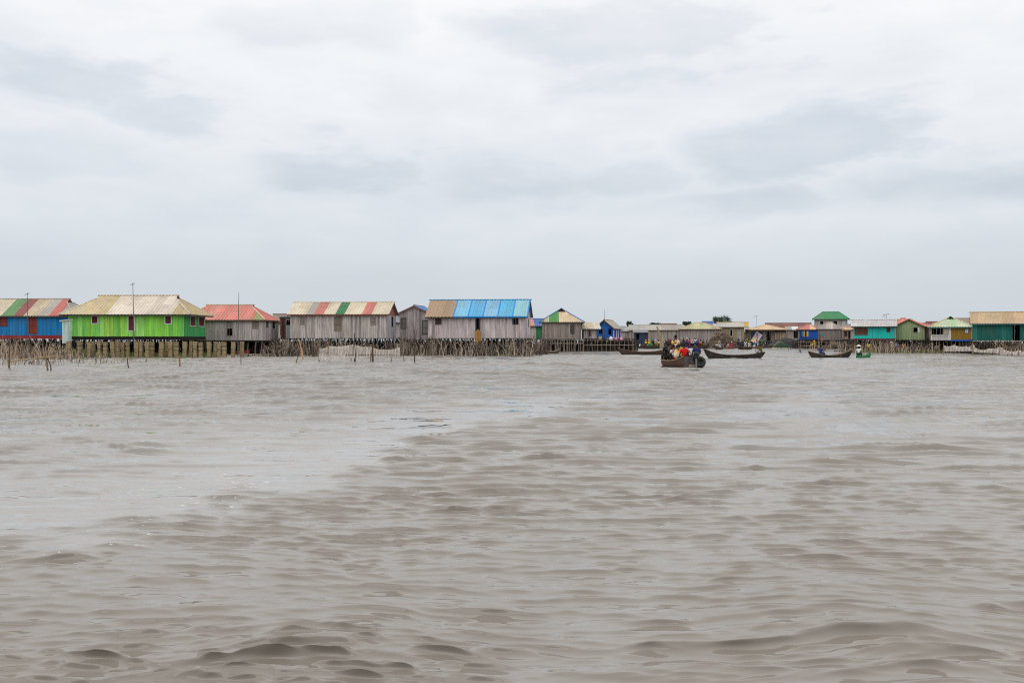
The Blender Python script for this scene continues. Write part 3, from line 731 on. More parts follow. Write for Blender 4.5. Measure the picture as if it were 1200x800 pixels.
bh = house('stilt_house', 'long pale board house with bright blue sheet roof, brown at its left end', 'house', 502, 615.5, 396, 371.5, 351.5, 113, 5.6, rot=-6.5, roof='gable', o=.4, og=.35, stripes_f=bl, ridge_c=sr(50, 160, 215), stilts=(19, 3), floor_z0=.10,
      wall=wood_col(sr(178, 166, 164), .12), sidewall=wood_col(sr(176, 168, 172)), pitch=.42,
      front=[dict(x=(510.2, 517.6), y=(373, 380.5), k='window', pc=sr(70, 50, 46)), dict(x=(557, 563), y=(372, 396), k='door', s='open'), dict(x=(600.3, 608), y=(372, 380), k='window', s='open')],
      right=[dict(v=(.55, .72), z=(.55, .93), s='open')])
# blue battens painted on the blue roof front and eave edge
m = MB()
x0, z0 = bh.W / 2 * -1 - .35 + (bh.W + .7) * .28, bh.ze
m.box(x0, bh.W / 2 + .35, -bh.d / 2 - .42, -bh.d / 2 - .33, bh.ze - .10, bh.ze + .07, BLUER)
m.build('eave_flashing', M['roof'], bh.root)
m = MB(); k = 10
xa, xb = bh.u(557.2), bh.u(563.5)
for i in range(k):
    a, b_ = xa + (xb - xa) * i / k, xa + (xb - xa) * (i + 1) / k
    q = .05 * (i % 2); m.hexa(((a, -bh.d / 2 - .12 - q, bh.zf - .55), (b_, -bh.d / 2 - .17 + q, bh.zf - .5), (b_, -bh.d / 2 - .15 + q, bh.zf - .5), (a, -bh.d / 2 - .10 - q, bh.zf - .55)),
                              ((a, -bh.d / 2 - .12 - q * .3, bh.zf + 1.0 - .05 * abs(i - 5)), (b_, -bh.d / 2 - .13, bh.zf + 1.0 - .05 * abs(i - 4)), (b_, -bh.d / 2 - .11, bh.zf + 1.0 - .05 * abs(i - 4)), (a, -bh.d / 2 - .10, bh.zf + 1.0 - .05 * abs(i - 5))), jit(sr(176, 130, 62), .15))
P0 = Vector(bh.root.location); 
o_ = m.build('door_cloth', M['cloth']); o_.location = P0; o_.rotation_euler = bh.root.rotation_euler
tag(o_, 'golden brown cloth hanging from the doorway of the blue roofed house', 'cloth')

# --- middle distance
house('stilt_house', 'salmon roofed hut with green wall half hidden behind the grey hut', 'house', 620, 640, 397, 382, 373.5, 160, 5, rot=4, roof='gable', stripes_f=[(.35, sr(222, 150, 130)), (.8, sr(80, 110, 170)), (1, TAN)], ridge_c=BLUER,
      wall=lambda u, i: jit(sr(28, 118, 74) if u > 1.1 else sr(190, 180, 170), .1), wmat='paintwood', stilts=(4, 2))
house('stilt_house', 'dark weathered hut with pyramid roof edged in blue and one green strip', 'house', 635.5, 681, 396.2, 377.4, 362, 150, 5.6, rot=-1.5, roof='hip', hip=3.35, o=.35, og=.5, vent=1,
      stripes_f=[(.12, ROOFG2), (.22, TAN2), (.44, sr(84, 150, 80)), (.8, sr(222, 198, 160)), (1, TAN2)], end_c=TAN2, hipline_c=sr(25, 120, 205), ridge_c=sr(90, 80, 72), stilts=(10, 3), floor_z0=.2,
      wall=wood_col(sr(128, 116, 108), .28, .03, .14), bw=.24, beam=sr(110, 100, 92),
      front=[dict(x=(668, 673.5), y=(380.5, 391.5), k='window', pc=sr(84, 72, 66))])
house('storage_shed', 'small board shed with sagging tan sheet roof beside the pyramid roof hut', 'shed', 684, 699, 396.5, 385.5, 377.5, 152, 3.4, rot=0, roof='shed', o=.5, og=.7, stripes_f=[(.7, sr(205, 190, 160)), (1, sr(225, 215, 195))],
      wall=wood_col(sr(160, 148, 142)), stilts=(4, 2), front=[dict(x=(690.5, 692.5), y=(387, 394), k='window', s='open')])
house('stilt_house', 'blue panelled house with long tan roof and pale board gable', 'house', 698, 718, 397.5, 385, 374.5, 158, 9.5, rot=-14, roof='gabley', o=.4, og=.35, stripes_f=[(1, sr(190, 182, 166))], stilts=(4, 5), wmat='paintwood', bw=.7,
      wall=lambda u, i: jit(sr(20, 92, 178), .12), sidewall=lambda u, i: jit([sr(20, 95, 185), sr(225, 225, 228), sr(18, 92, 180), sr(100, 80, 70)][i % 4], .1), fascia=sr(120, 76, 70), ridge_c=sr(130, 90, 80),
      front=[dict(x=(702, 706), y=(385, 391), k='window', s='open'), dict(x=(713, 716.5), y=(385, 392), k='window', s='open')], right=[dict(v=(.3, .4), z=(.1, .8), s='open'), dict(v=(.7, .8), z=(.1, .8), s='open')])
house('stilt_house', 'long low house with pale grey roof behind the market boats', 'house', 738, 800, 402, 386.8, 380.6, 228, 8, rot=-7, roof='gable', stripes_f=[(.3, sr(178, 176, 170)), (.6, sr(186, 180, 170)), (1, sr(170, 160, 150))], stilts=(10, 2), ridge_c=sr(190, 184, 172),
      wall=wood_col(sr(138, 128, 120), .2))
house('storage_shed', 'low dark blue tarpaulin shed behind the market boats', 'shed', 744, 759, 402, 389.5, 387, 214, 4, rot=-4, roof='shed', stripes_f=[(1, sr(130, 136, 140))], wall=lambda u, i: jit(sr(36, 52, 84), .15), wmat='paintwood', stilts=(4, 2),
      front=[dict(x=(745, 749), y=(391, 399), k='door', s='open')])
house('stilt_house', 'grey board hut with hipped tan and pale green roof above the market', 'house', 797, 844, 402, 385.6, 378, 212, 7, rot=-9, roof='hip', hip=3.6, o=.5, og=.4, stripes_f=[(.3, TAN), (.36, sr(180, 190, 130)), (.5, sr(206, 190, 150)), (.56, sr(170, 195, 130)), (.7, sr(205, 190, 150)), (.76, sr(180, 200, 140)), (1, sr(196, 168, 140))], stilts=(8, 2), wall=wood_col(sr(146, 134, 128), .25))
house('stilt_house', 'mud brown walled house whose grey roof has mustard yellow patches', 'house', 845, 872, 400, 383.2, 377.6, 225, 7, rot=-12, roof='gable', og=1.0, o=.5, stripes_f=[(.5, sr(196, 190, 180)), (.72, sr(200, 192, 178)), (.78, sr(195, 190, 180)), (.86, sr(196, 190, 180)), (1, sr(205, 165, 70))], stilts=(6, 2), wall=lambda u, i: jit(sr(140, 126, 100), .08), wmat='paintwood', bw=.8, ridge_c=sr(205, 165, 70),
      front=[dict(x=(855.6, 858.2), y=(386, 393.5), k='window', s='open', fc=sr(200, 200, 200)), dict(x=(864, 868.5), y=(386, 398), k='door', pc=sr(160, 150, 150))])
house('stilt_house', 'low house with wide apricot tan roof and shaded veranda', 'house', 877, 920, 399.5, 386.4, 380.2, 232, 8, rot=-13, roof='hip', hip=5, o=1.5, og=.8, stripes_f=[(1, sr(222, 188, 146))], end_c=sr(214, 180, 140), stilts=(7, 2), wall=wood_col(sr(140, 130, 124), .2),
      front=[dict(x=(880, 886), y=(388.5, 397), k='window', pc=sr(70, 90, 130)), dict(x=(889, 894), y=(388.5, 397), k='window', pc=sr(60, 85, 125)), dict(x=(898, 903), y=(388.5, 399), k='door', s='open'), dict(x=(912.5, 915.5), y=(387, 390), k='window', s='open')])
house('stilt_house', 'long house with rusty red brown roof rising behind the apricot roof', 'house', 898, 950, 398, 385, 378.5, 258, 8, rot=-14, roof='gable', stripes_f=[(.4, sr(120, 66, 56)), (.7, sr(134, 78, 62)), (1, sr(122, 70, 60))], ridge_c=sr(90, 50, 46), stilts=(8, 2))
house('storage_shed', 'ramshackle grey shed with patched white sheets under the rusty roof', 'shed', 922, 938, 399, 386.5, 382.5, 222, 4, rot=-14, roof='shed', stripes_f=[(.4, sr(170, 160, 150)), (.8, sr(225, 225, 225)), (1, sr(150, 120, 100))], stilts=(4, 2), wall=wood_col(sr(130, 120, 112), .3),
      front=[dict(x=(930, 935), y=(388, 396), k='door', s='open')])
house('stilt_house', 'royal blue hut with pink and peach pyramid roof', 'house', 937, 958, 397.6, 386.2, 379, 205, 4.6, rot=-16, roof='hip', hip=2.75, og=.75, stripes_f=[(.55, sr(206, 128, 120)), (.78, sr(236, 190, 146)), (1, sr(205, 126, 118))], end_c=sr(210, 140, 128), stilts=(5, 2), wall=lambda u, i: jit(sr(16, 88, 180), .08), wmat='paintwood', bw=.5,
      front=[dict(x=(937.6, 940), y=(388, 396), k='door', pc=sr(24, 50, 110)), dict(x=(942.5, 944.2), y=(388, 394), k='window', s='open')])
house('stilt_house', 'plain grey hut seen through the gap left of the striped roof house', 'house', 318, 346, 396, 378, 368, 150, 5, rot=0, roof='gable', stripes_f=[(1, sr(150, 130, 120))], stilts=(5, 2))
house('stilt_house', 'plain grey hut seen through the gap right of the striped roof house', 'house', 458, 482, 396, 378, 370, 150, 5, rot=0, roof='gable', stripes_f=[(1, sr(140, 140, 150))], stilts=(5, 2))
house('stilt_house', 'distant grey hut between the blue panelled house and the pale grey roof', 'house', 728, 748, 399, 388, 383, 235, 6, rot=0, roof='gable', stripes_f=[(1, sr(176, 170, 160))], stilts=(5, 2))
house('stilt_house', 'distant grey hut seen left of the turquoise house', 'house', 988, 1010, 398, 386, 380, 215, 5, rot=-18, roof='gable', stripes_f=[(1, sr(150, 140, 130))], stilts=(5, 2))
for args_ in (('low rust roofed hut peeking above the long pale grey roof', 775, 792, 384, 379.2, 262, sr(140, 84, 66)), ('hut with blue sheet roof peeking above the hipped tan and green roof', 824, 834, 381, 376.6, 262, sr(50, 100, 190)),
              ('small white roofed hut between the mud brown and apricot roofed houses', 868, 880, 389, 384.5, 240, sr(220, 216, 208)), ('small grey roofed hut in front of the long rust red roof', 908, 926, 388.5, 384.6, 230, sr(190, 170, 150)),
              ('hut with red roof sheets behind the coral roof', 1082, 1094, 384, 378.6, 190, sr(150, 70, 60)), ('pale blue roofed hut behind the blue panelled house', 714, 730, 388, 382.5, 200, sr(150, 176, 200))):
    lb_, xa_, xb_, ye_, yr_, Y_, c_ = args_
    house('stilt_house', lb_, 'house', xa_, xb_, 398, ye_, yr_, Y_, 4.5, rot=-(math.degrees(math.atan((xa_ - 600) / F))), roof='gable', stripes_f=[(.5, c_), (1, mul(c_, .85))], stilts=(4, 2), wall=wood_col(random.choice([GREY, GREYD, sr(150, 130, 110)])))
# two-storey building
tb = house('tall_building', 'two storey grey block building with green hipped roof', 'building', 954.5, 993, 400, 374, 365.4, 228, 7, rot=-17, roof='hip', hip=2.3, o=.6, og=.5, stripes_f=[(1, sr(50, 140, 84))], end_c=sr(46, 128, 78), ridge_c=sr(60, 150, 92), wall=lambda u, i: jit(sr(168, 158, 146), .07), wmat='paintwood', bw=1.0, stilts=(5, 2),
      front=[dict(x=(960.8, 964.8), y=(376, 380), k='window', s='open', fc=sr(210, 210, 210)), dict(x=(976.5, 981), y=(376, 380), k='window', s='open', fc=sr(200, 210, 215)), dict(x=(986.5, 991), y=(376, 380), k='window', pc=sr(200, 215, 225), fc=sr(90, 85, 80)), dict(x=(970, 973), y=(376.5, 380.5), k='window', pc=sr(210, 170, 130))])
house('stilt_house', 'dark grey weathered hut with patchy pale gable in front of green roofed building', 'house', 958.5, 987, 398.3, 385.6, 377.6, 196, 5, rot=-17, roof='hip', hip=2.3, o=.2, og=.3, stripes_f=[(.35, sr(170, 156, 148)), (.6, sr(196, 186, 176)), (1, sr(165, 150, 142))], end_c=sr(160, 146, 138), stilts=(7, 3), wall=wood_col(sr(104, 96, 92), .2, .02, .15))
house('market_stall', 'tiny open stall with orange awning between the dark hut and turquoise house', 'stall', 988, 997, 397.5, 386.5, 383.4, 194, 2.5, rot=-18, roof='shed', o=.2, og=.25, stripes_f=[(1, sr(226, 172, 130))], stilts=(3, 2), wall=wood_col(sr(110, 90, 80), .3), front=[dict(x=(989.5, 993), y=(388, 394), k='window', s='open'), dict(x=(994, 996.4), y=(388, 397), k='door', s='open')])
house('stilt_house', 'turquoise house with pale grey metal roof and wide brown shutter', 'house', 1000.5, 1048, 396.6, 382.6, 374.8, 142, 5.4, rot=-20, roof='gable', o=.5, og=.4, stripes_f=[(1, sr(206, 202, 200))], ridge_c=sr(210, 206, 202), wall=lambda u, i: jit(sr(14, 186, 174), .05), wmat='paintwood', bw=.6, skirt=(sr(96, 48, 44), .22), stilts=(12, 3),
      front=[dict(x=(1001.5, 1017), y=(384, 392.5), k='window', pc=sr(94, 60, 52), fc=sr(100, 150, 130)), dict(x=(1039.3, 1043), y=(384, 388.7), k='window', pc=sr(88, 44, 42), fc=sr(110, 90, 80))])
house('stilt_house', 'long coral roofed house behind the olive green gable house', 'house', 1032, 1086, 396, 381.8, 372.8, 156, 5, rot=-20, roof='gablet', g=.9, hip=4.0, og=.5, stripes_f=[(1, CORAL)], end_c=sr(222, 120, 100), ridge_c=CORAL, stilts=(6, 2))
house('stilt_house', 'olive green board house with dark edged gable and white shutter open', 'house', 1050, 1080.5, 398, 382.3, 373.8, 144, 5, rot=-27, roof='gabley', og=.35, o=.3, stripes_f=[(1, CORAL)], stilts=(9, 3), wall=lambda u, i: jit(sr(148, 158, 116), .08, .02), wmat='paintwood', bw=.7, fascia=sr(62, 56, 54),
      front=[dict(x=(1070.8, 1075), y=(384, 389), k='window', s='leaf', lc=sr(215, 218, 225), fc=sr(110, 105, 85))])
house('storage_shed', 'dark plank shed squeezed between the olive and mustard houses', 'shed', 1081, 1089, 397.5, 382.5, 380.5, 146, 3, rot=-22, roof='shed', og=.1, stripes_f=[(1, sr(214, 120, 98))], wall=wood_col(sr(70, 56, 54), .2), stilts=(3, 2))
house('storage_shed', 'small shed roof of rusty sheets peeking behind the mustard house', 'shed', 1088, 1097, 396, 381, 377, 168, 3, rot=-20, roof='gable', stripes_f=[(.5, sr(120, 66, 56)), (1, sr(160, 96, 80))], stilts=(3, 2))
mh = house('stilt_house', 'mustard yellow house with pale green hipped roof and open veranda', 'house', 1091, 1138.5, 398.6, 383.2, 371.8, 136, 6.2, rot=-22, roof='hip', hip=2.7, o=.4, og=.35, vent=1, stripes_f=[(.3, sr(206, 208, 166)), (.5, sr(196, 214, 178)), (.62, sr(178, 206, 160)), (1, sr(206, 212, 178))], end_c=sr(190, 200, 160), ridge_c=sr(200, 206, 170), hipline_c=sr(214, 214, 184),
      wall=lambda u, i: jit(sr(150, 112, 34), .06) if u > 2.4 else jit(sr(225, 222, 214), .1), wmat='paintwood', bw=.3, stilts=(11, 3), fascia=sr(60, 110, 120),
      front=[dict(x=(1092, 1104.6), y=(385, 392), k='veranda_opening', s='open', fc=sr(120, 90, 70)), dict(x=(1105.4, 1111), y=(385.5, 391), k='window', pc=sr(200, 190, 160), fc=sr(150, 150, 150)), dict(x=(1130.8, 1134.8), y=(385.5, 390), k='window', pc=sr(215, 225, 232), fc=sr(90, 90, 110))])
m = MB(); m.box(mh.u(1114), mh.W / 2 + .06, -mh.d / 2 - .09, -mh.d / 2 - .06, mh.zf - .1, mh.zf + .08, sr(20, 96, 200)); m.build('skirt_board', M['paintwood'], mh.root)
m = MB()
for i in range(17): 
    a = mh.u(1092 + i * 1.15); m.box(a, a + .05, -mh.d / 2 - .12, -mh.d / 2 - .07, mh.zf, mh.zf + .75, jit(sr(200, 195, 190), .15))
m.box(mh.u(1092), mh.u(1111), -mh.d / 2 - .16, -mh.d / 2 - .121, mh.zf + .70, mh.zf + .78, sr(205, 200, 195)); m.build('railing', M['paintwood'], mh.root)
house('stilt_house', 'brown sheet roof of a hut between the mustard and dark teal houses', 'house', 1122, 1146, 397, 379.5, 373, 160, 5, rot=-23, roof='gable', stripes_f=[(.6, sr(150, 130, 112)), (.8, sr(232, 90, 90)), (1, sr(90, 180, 190))], stilts=(4, 2))
th_ = house('stilt_house', 'large dark teal house with tan corrugated roof at the right edge', 'house', 1140.5, 1262, 399, 379.4, 365.6, 126, 6, rot=-24, roof='gable', o=.5, og=.35, stripes_f=[(.15, sr(200, 172, 132)), (.3, sr(206, 178, 140)), (.42, sr(196, 166, 126)), (1, sr(212, 180, 140))], ridge_c=sr(190, 160, 118), wall=lambda u, i: jit(sr(8, 92, 82) if rl.random() < .7 else sr(24, 108, 98), .07), wmat='paintwood', bw=.55,
      beam=sr(205, 196, 186), floor_z0=.09, stilts=(24, 3), pitch=.30, fascia=sr(70, 110, 120), front=[dict(x=(1186.5, 1195), y=(380, 398.8), k='door', s='open')])

# ------------------------------------------------------------------ masts, lamps
def mast(px, ytop, Y, label, head='fork', ybase=None, lean=0):
    x = X(px, Y); zt = Z(ytop, Y); r = empty('antenna_mast', (x, Y, 0)); tag(r, label, 'antenna mast')
    m = MB(); m.tube(((0, 0, -.4), (lean * .5, 0, zt * .5), (lean, 0, zt)), [.045, .04, .025], (.10, .11, .11), n=6); m.build('pole', M['metal'], r)
    m = MB()
    if head == 'fork':
        m.tube(((lean - .25, 0, zt - .2), (lean + .2, .0, zt - .05)), .015, (.07, .08, .08), n=4)
        for k in range(4): m.tube(((lean - .22 + k * .12, -.2, zt - .19 + k * .04), (lean - .22 + k * .12, .2, zt - .19 + k * .04)), .01, (.07, .08, .08), n=4)
    else: m.tube(((lean, 0, zt - .02), (lean, 0, zt + .25)), [.02, .01], (.07, .07, .07), n=4)
    m.build('aerial', M['metal'], r)
mast(32, 343, 98, 'thin antenna mast in front of the bright blue house')
mast(157.5, 331.5, 97, 'tall thin antenna mast in front of the lime green house', lean=-.15)
mast(278.3, 344, 104, 'wooden antenna pole before the red roofed grey house', head='rod', lean=.15)
mast(708.6, 364, 156, 'short antenna mast rising at the blue panelled house', head='rod')
for px, py, Y, lb in ((886.5, 370.6, 240, 'solar street lamp above the apricot roof'), (1038.5, 369.3, 160, 'solar street lamp above the turquoise house')):
    r = empty('street_lamp', (X(px, Y), Y, 0)); tag(r, lb, 'street lamp', 'solar street lamps'); zt = Z(py, Y)
    m = MB(); m.tube(((0, 0, -.4), (0, 0, zt)), [.07, .045], sr(200, 200, 200), n=7); m.build('pole', M['metal'], r)
    m = MB(); m.hexa(((-.45, -.3, zt), (.4, -.3, zt + .18), (.4, .3, zt + .18), (-.45, .3, zt)), ((-.45, -.3, zt + .05), (.4, -.3, zt + .23), (.4, .3, zt + .23), (-.45, .3, zt + .05)), (.03, .035, .05)); m.build('solar_panel', M['metal'], r)
    m = MB(); m.tube(((0, 0, zt - .35), (-.55, -.1, zt - .2)), .025, sr(190, 190, 190), n=5); m.box(-.75, -.5, -.17, -.03, zt - .24, zt - .17, sr(120, 120, 120)); m.build('lamp_head', M['metal'], r)

# ------------------------------------------------------------------ trees behind the village
def tree(px, py, wpx, hpx, Y, label, seed):
    rn = random.Random(seed); x = X(px, Y); zt = Z(py, Y); r = empty('tree', (x, Y, 0)); tag(r, label, 'tree', 'trees behind the village')
    rw, rh = wpx / F * Y / 2, hpx / F * Y / 2 * 1.9
    m = MB(); zc = zt - rh
    m.tube(((0, 0, -.3), (.1, 0, zc * .5), (.2, 0, zc)), [.3, .22, .12], (.09, .07, .05), n=7)
    for k in range(7):
        a = rn.uniform(0, 6.28); m.tube(((.15, 0, zc * .75), (math.cos(a) * rw * .5, math.sin(a) * rw * .4, zc), (math.cos(a) * rw * .85, math.sin(a) * rw * .7, zc + rn.uniform(-.2, .7) * rh)), [.1, .06, .02], (.09, .07, .05), n=5)
    m.build('trunk', M['brush'], r)
    m = MB(); cl_ = [(rn.uniform(-1, 1) * rw * .85, rn.uniform(-1, 1) * rw * .6, zc + rn.uniform(-.9, .9) * rh * (1 - .3 * rn.random()), rn.uniform(.18, .34)) for _ in range(26)]
    for cx, cy, cz, s in cl_:
        for _ in range(160):
            a, b_ = rn.gauss(0, 1), rn.gauss(0, 1); p = Vector((cx + rn.gauss(0, 1) * s * rw * .5, cy + rn.gauss(0, 1) * s * rw * .5, cz + rn.gauss(0, 1) * s * rh * .55))
            d = Vector((rn.gauss(0, 1), rn.gauss(0, 1), rn.gauss(0, .5))).normalized() * .22; e_ = d.cross(Vector((rn.gauss(0, 1), rn.gauss(0, 1), 1))).normalized() * .09
            m.face((p - d, p + e_, p + d, p - e_), mul((.045, .075, .045), rn.uniform(.6, 1.5)))
    m.build('crown', M['leaf'], r)
tree(846, 369.5, 24, 9, 330, 'loose dark green tree crown behind the mud brown house', 1)
tree(765, 378.3, 8, 4, 380, 'small rounded treetop behind the long pale grey roof, left one', 2)
tree(772, 378.6, 7, 3.5, 380, 'small rounded treetop behind the long pale grey roof, right one', 3)
tree(738.5, 376.3, 8, 5.5, 300, 'ragged little dark treetop right of the blue panelled house', 4)
tree(805, 376.8, 9, 3, 380, 'treetop showing above the hipped tan and green roof', 5)

# ------------------------------------------------------------------ mud banks, marsh plants, brushwood
def bank(name, label, pts, hgt, kind='structure'):
    """low irregular mud bank along points (x,y,halfwidth)"""
    m = MB(); n = len(pts)
    ring = []
    for i, (x, y, hw) in enumerate(pts):
        row = []
        for j in range(9):
            t = -1 + j / 4; row.append((x + random.uniform(-.2, .2), y + t * hw * 1.5, -.25 + (hgt + .25) * max(0, 1 - t * t) * random.uniform(.8, 1.1)))
        ring.append(row)
    for i in range(n - 1):
        for j in range(8): m.face((ring[i][j], ring[i + 1][j], ring[i + 1][j + 1], ring[i][j + 1]), (.2, .17, .12))
    o = m.build(name, M['mud'], None, True); tag(o, label, name.replace('_', ' '), kind=kind)
bank('mud_bank', 'low mud bank under the left row of stilt houses', [(X(p, YB(417.5)), YB(417.5) + 4, 5.5 if -30 < p < 300 else 1) for p in range(-60, 640, 10)], .16)
bank('mud_bank', 'low mud bank under the right row of stilt houses', [(X(p, 146), 147, 3) for p in range(985, 1290, 8)], .14)
bank('mud_bank', 'low mud bank behind the market and the channel boats', [(X(p, 240), 238, 9) for p in range(740, 940, 8)], .14)
bank('mud_bank', 'low mud bank under the royal blue and dark grey huts', [(X(p, 203), 203, 4) for p in range(932, 1004, 6)], .14)

def sticks(name, label, cat, regions, n, hr, cols, lean=.35, rad=(.012, .03), twigs=.4, kind='stuff', mat='brush', zb=-.25, bend=.12):
    m = MB()
    for _ in range(n):
        x0, x1, y0, y1, hs = random.choice(regions)
        x = random.uniform(x0, x1); y = random.uniform(y0, y1)
        cn_ = float(vnoise(np.array([x * .9 + 50.]), np.array([y * .35 + 9.]), 77)[0])
        if kind == 'stuff' and mat == 'brush' and name != 'debris' and random.random() > .18 + 1.5 * max(0, cn_ - .25): continue
        if mat == 'brush' and name != 'debris': hs = hs * (.62 + .75 * cn_)
        h = random.uniform(*hr) * hs; lx, ly = random.gauss(0, lean) * h, random.gauss(0, lean) * h
        pts = [(x, y, zb), (x + lx * .4 + random.gauss(0, bend) * h, y + ly * .4, h * .5), (x + lx, y + ly, h)]
        r = random.uniform(*rad); c = jit(random.choice(cols), .25)
        m.tube(pts, [r, r * .8, r * .35], c, n=3, cap=False)
        if random.random() < twigs:
            for _k in range(random.randint(1, 3)):
                t = random.uniform(.3, .9); p = Vector(pts[1]).lerp(Vector(pts[2]), t)
                q = p + Vector((random.gauss(0, .3), random.gauss(0, .3), random.uniform(-.05, .4))) * h * .6
                m.tube((p, q), [r * .5, r * .2], c, n=3, cap=False)
    o = m.build(name, M[mat]); tag(o, label, cat, kind=kind); return o
BR = [sr(176, 158, 138), sr(134, 120, 108), sr(96, 84, 76), sr(206, 188, 166), sr(66, 58, 54), sr(190, 160, 126)]
def reg(pa, pb, Ya, Yb, hs=1):
    Ym = (Ya + Yb) / 2; return (X(pa, Ym), X(pb, Ym), Ya, Yb, hs)
sticks('brushwood', 'tangle of dead branches standing in the water at the far left', 'brushwood', [reg(-30, 22, 84, 98, 1.0), reg(-30, 56, 80, 97, .85), reg(20, 84, 86, 98, .75), reg(40, 120, 84, 94, .45)], 1400, (.5, 1.9), BR, .22, (.015, .04))
sticks('brushwood', 'low broken twigs in the shallows before the lime green house', 'brushwood', [reg(0, 150, 64, 76, .5), reg(10, 80, 66, 80, .6), reg(60, 160, 68, 84, .35)], 330, (.25, 1.1), BR, .45, (.014, .03))
sticks('brushwood', 'dense branch hedge under the red roofed and striped roof houses', 'brushwood', [reg(312, 342, 99, 104), reg(335, 380, 101, 106)], 700, (.5, 1.8), [sr(150, 136, 122), sr(118, 106, 96), sr(84, 74, 66), sr(190, 174, 152), sr(60, 52, 48)], .3, (.02, .045))
sticks('brushwood', 'dense branch hedge beneath the striped and blue roofed houses', 'brushwood', [reg(372, 478, 103, 108, 1), reg(470, 560, 104, 108, 1.05), reg(550, 624, 104, 107.5, 1)], 1800, (.4, 1.7), [sr(150, 136, 122), sr(118, 106, 96), sr(84, 74, 66), sr(190, 174, 152), sr(60, 52, 48)], .3, (.02, .045))
sticks('brushwood', 'steep pile of dark branches at the right end of the blue roofed house', 'brushwood', [reg(618, 634, 110, 116, 1.2), reg(626, 640, 118, 128, .9)], 420, (.8, 2.3), [sr(90, 78, 70), sr(120, 104, 92), sr(70, 60, 54)], .4, (.02, .05))
sticks('brushwood', 'brushwood and stakes under the turquoise house', 'brushwood', [reg(985, 1050, 132, 139, .8), reg(1030, 1050, 128, 134, .9)], 560, (.5, 1.7), BR, .22, (.02, .05))
sticks('brushwood', 'brushwood under the olive and mustard houses', 'brushwood', [reg(1048, 1108, 128, 134, .9)], 560, (.3, 1.4), [sr(150, 136, 122), sr(84, 74, 66), sr(190, 174, 152), sr(60, 52, 48)], .3, (.02, .05))
sticks('brushwood', 'brushwood under the dark teal house', 'brushwood', [reg(1165, 1215, 119, 124.5, .9)], 520, (.5, 1.7), BR, .2, (.02, .05))
sticks('brushwood', 'dark brush at the waterline below the pyramid roof hut and sheds', 'brushwood', [reg(640, 740, 150, 160, .7), reg(690, 745, 154, 164, .9)], 420, (.4, 1.5), [sr(96, 84, 74), sr(70, 60, 54), sr(140, 122, 104)], .3, (.02, .05))
sticks('grass', 'green marsh grass at the foot of the stone pillars', 'grass', [reg(78, 262, 97, 99.5, 1), reg(84, 110, 98, 104, 1.4)], 3600, (.2, .6), [sr(110, 130, 60), sr(140, 140, 80), sr(90, 110, 50)], .35, (.006, .015), 0, mat='leaf', zb=-.02)
sticks('grass', 'green weeds along the bank below the olive house', 'grass', [reg(1000, 1110, 131, 134, 1), reg(1040, 1100, 129, 133, .9)], 1300, (.15, .5), [sr(120, 132, 70), sr(146, 144, 90)], .35, (.01, .02), 0, mat='leaf', zb=-.02)

def heap(name, label, cat, pa, pb, ytop, Y, dep, cols, n=420, mat='brush'):
    """mound of long branches lying over one another"""
    x0, x1 = X(pa, Y), X(pb, Y); cx, hw = (x0 + x1) / 2, (x1 - x0) / 2; ht = Z(ytop, Y)
    m = MB()
    for _ in range(n):
        a = random.uniform(-1, 1); hz_ = ht * max(.05, (1 - abs(a) ** 1.8)); y = random.uniform(-dep, dep)
        z = random.uniform(.05, hz_ * (1 - (y / dep) ** 2 * .5)); L_ = random.uniform(.7, 2.2); th = -math.copysign(.6, a) * abs(a) + random.gauss(0, .35)
        p = Vector((cx + a * hw * .92, Y + y, z)); d = Vector((math.cos(th), random.gauss(0, .3), math.sin(th))).normalized() * L_ / 2
        q0, q1 = p - d, p + d; q0.z = max(.0, q0.z); q1.z = max(.02, min(q1.z, ht * 1.03))
        m.tube((q0, p + Vector((0, 0, .06)), q1), [.045, .035, .015], jit(random.choice(cols), .2), n=4, cap=False)
    o = m.build(name, M[mat]); tag(o, label, cat); return o
heap('brush_heap', 'big rounded heap of brown branches left of the mud brown house', 'brush heap', 829, 864, 387.5, 206, 2.8, [sr(112, 96, 84), sr(90, 76, 68), sr(150, 130, 112)], 1400)
heap('brush_heap', 'small branch heap beside the woman in teal', 'brush heap', 968, 986, 399.5, 192, 1.6, [sr(120, 106, 92), sr(150, 130, 110)], 260)
heap('brush_heap', 'low heap of driftwood under the orange awning stall', 'brush heap', 984, 1000, 400.5, 190, 1.6, [sr(96, 86, 76), sr(150, 134, 116)], 240)

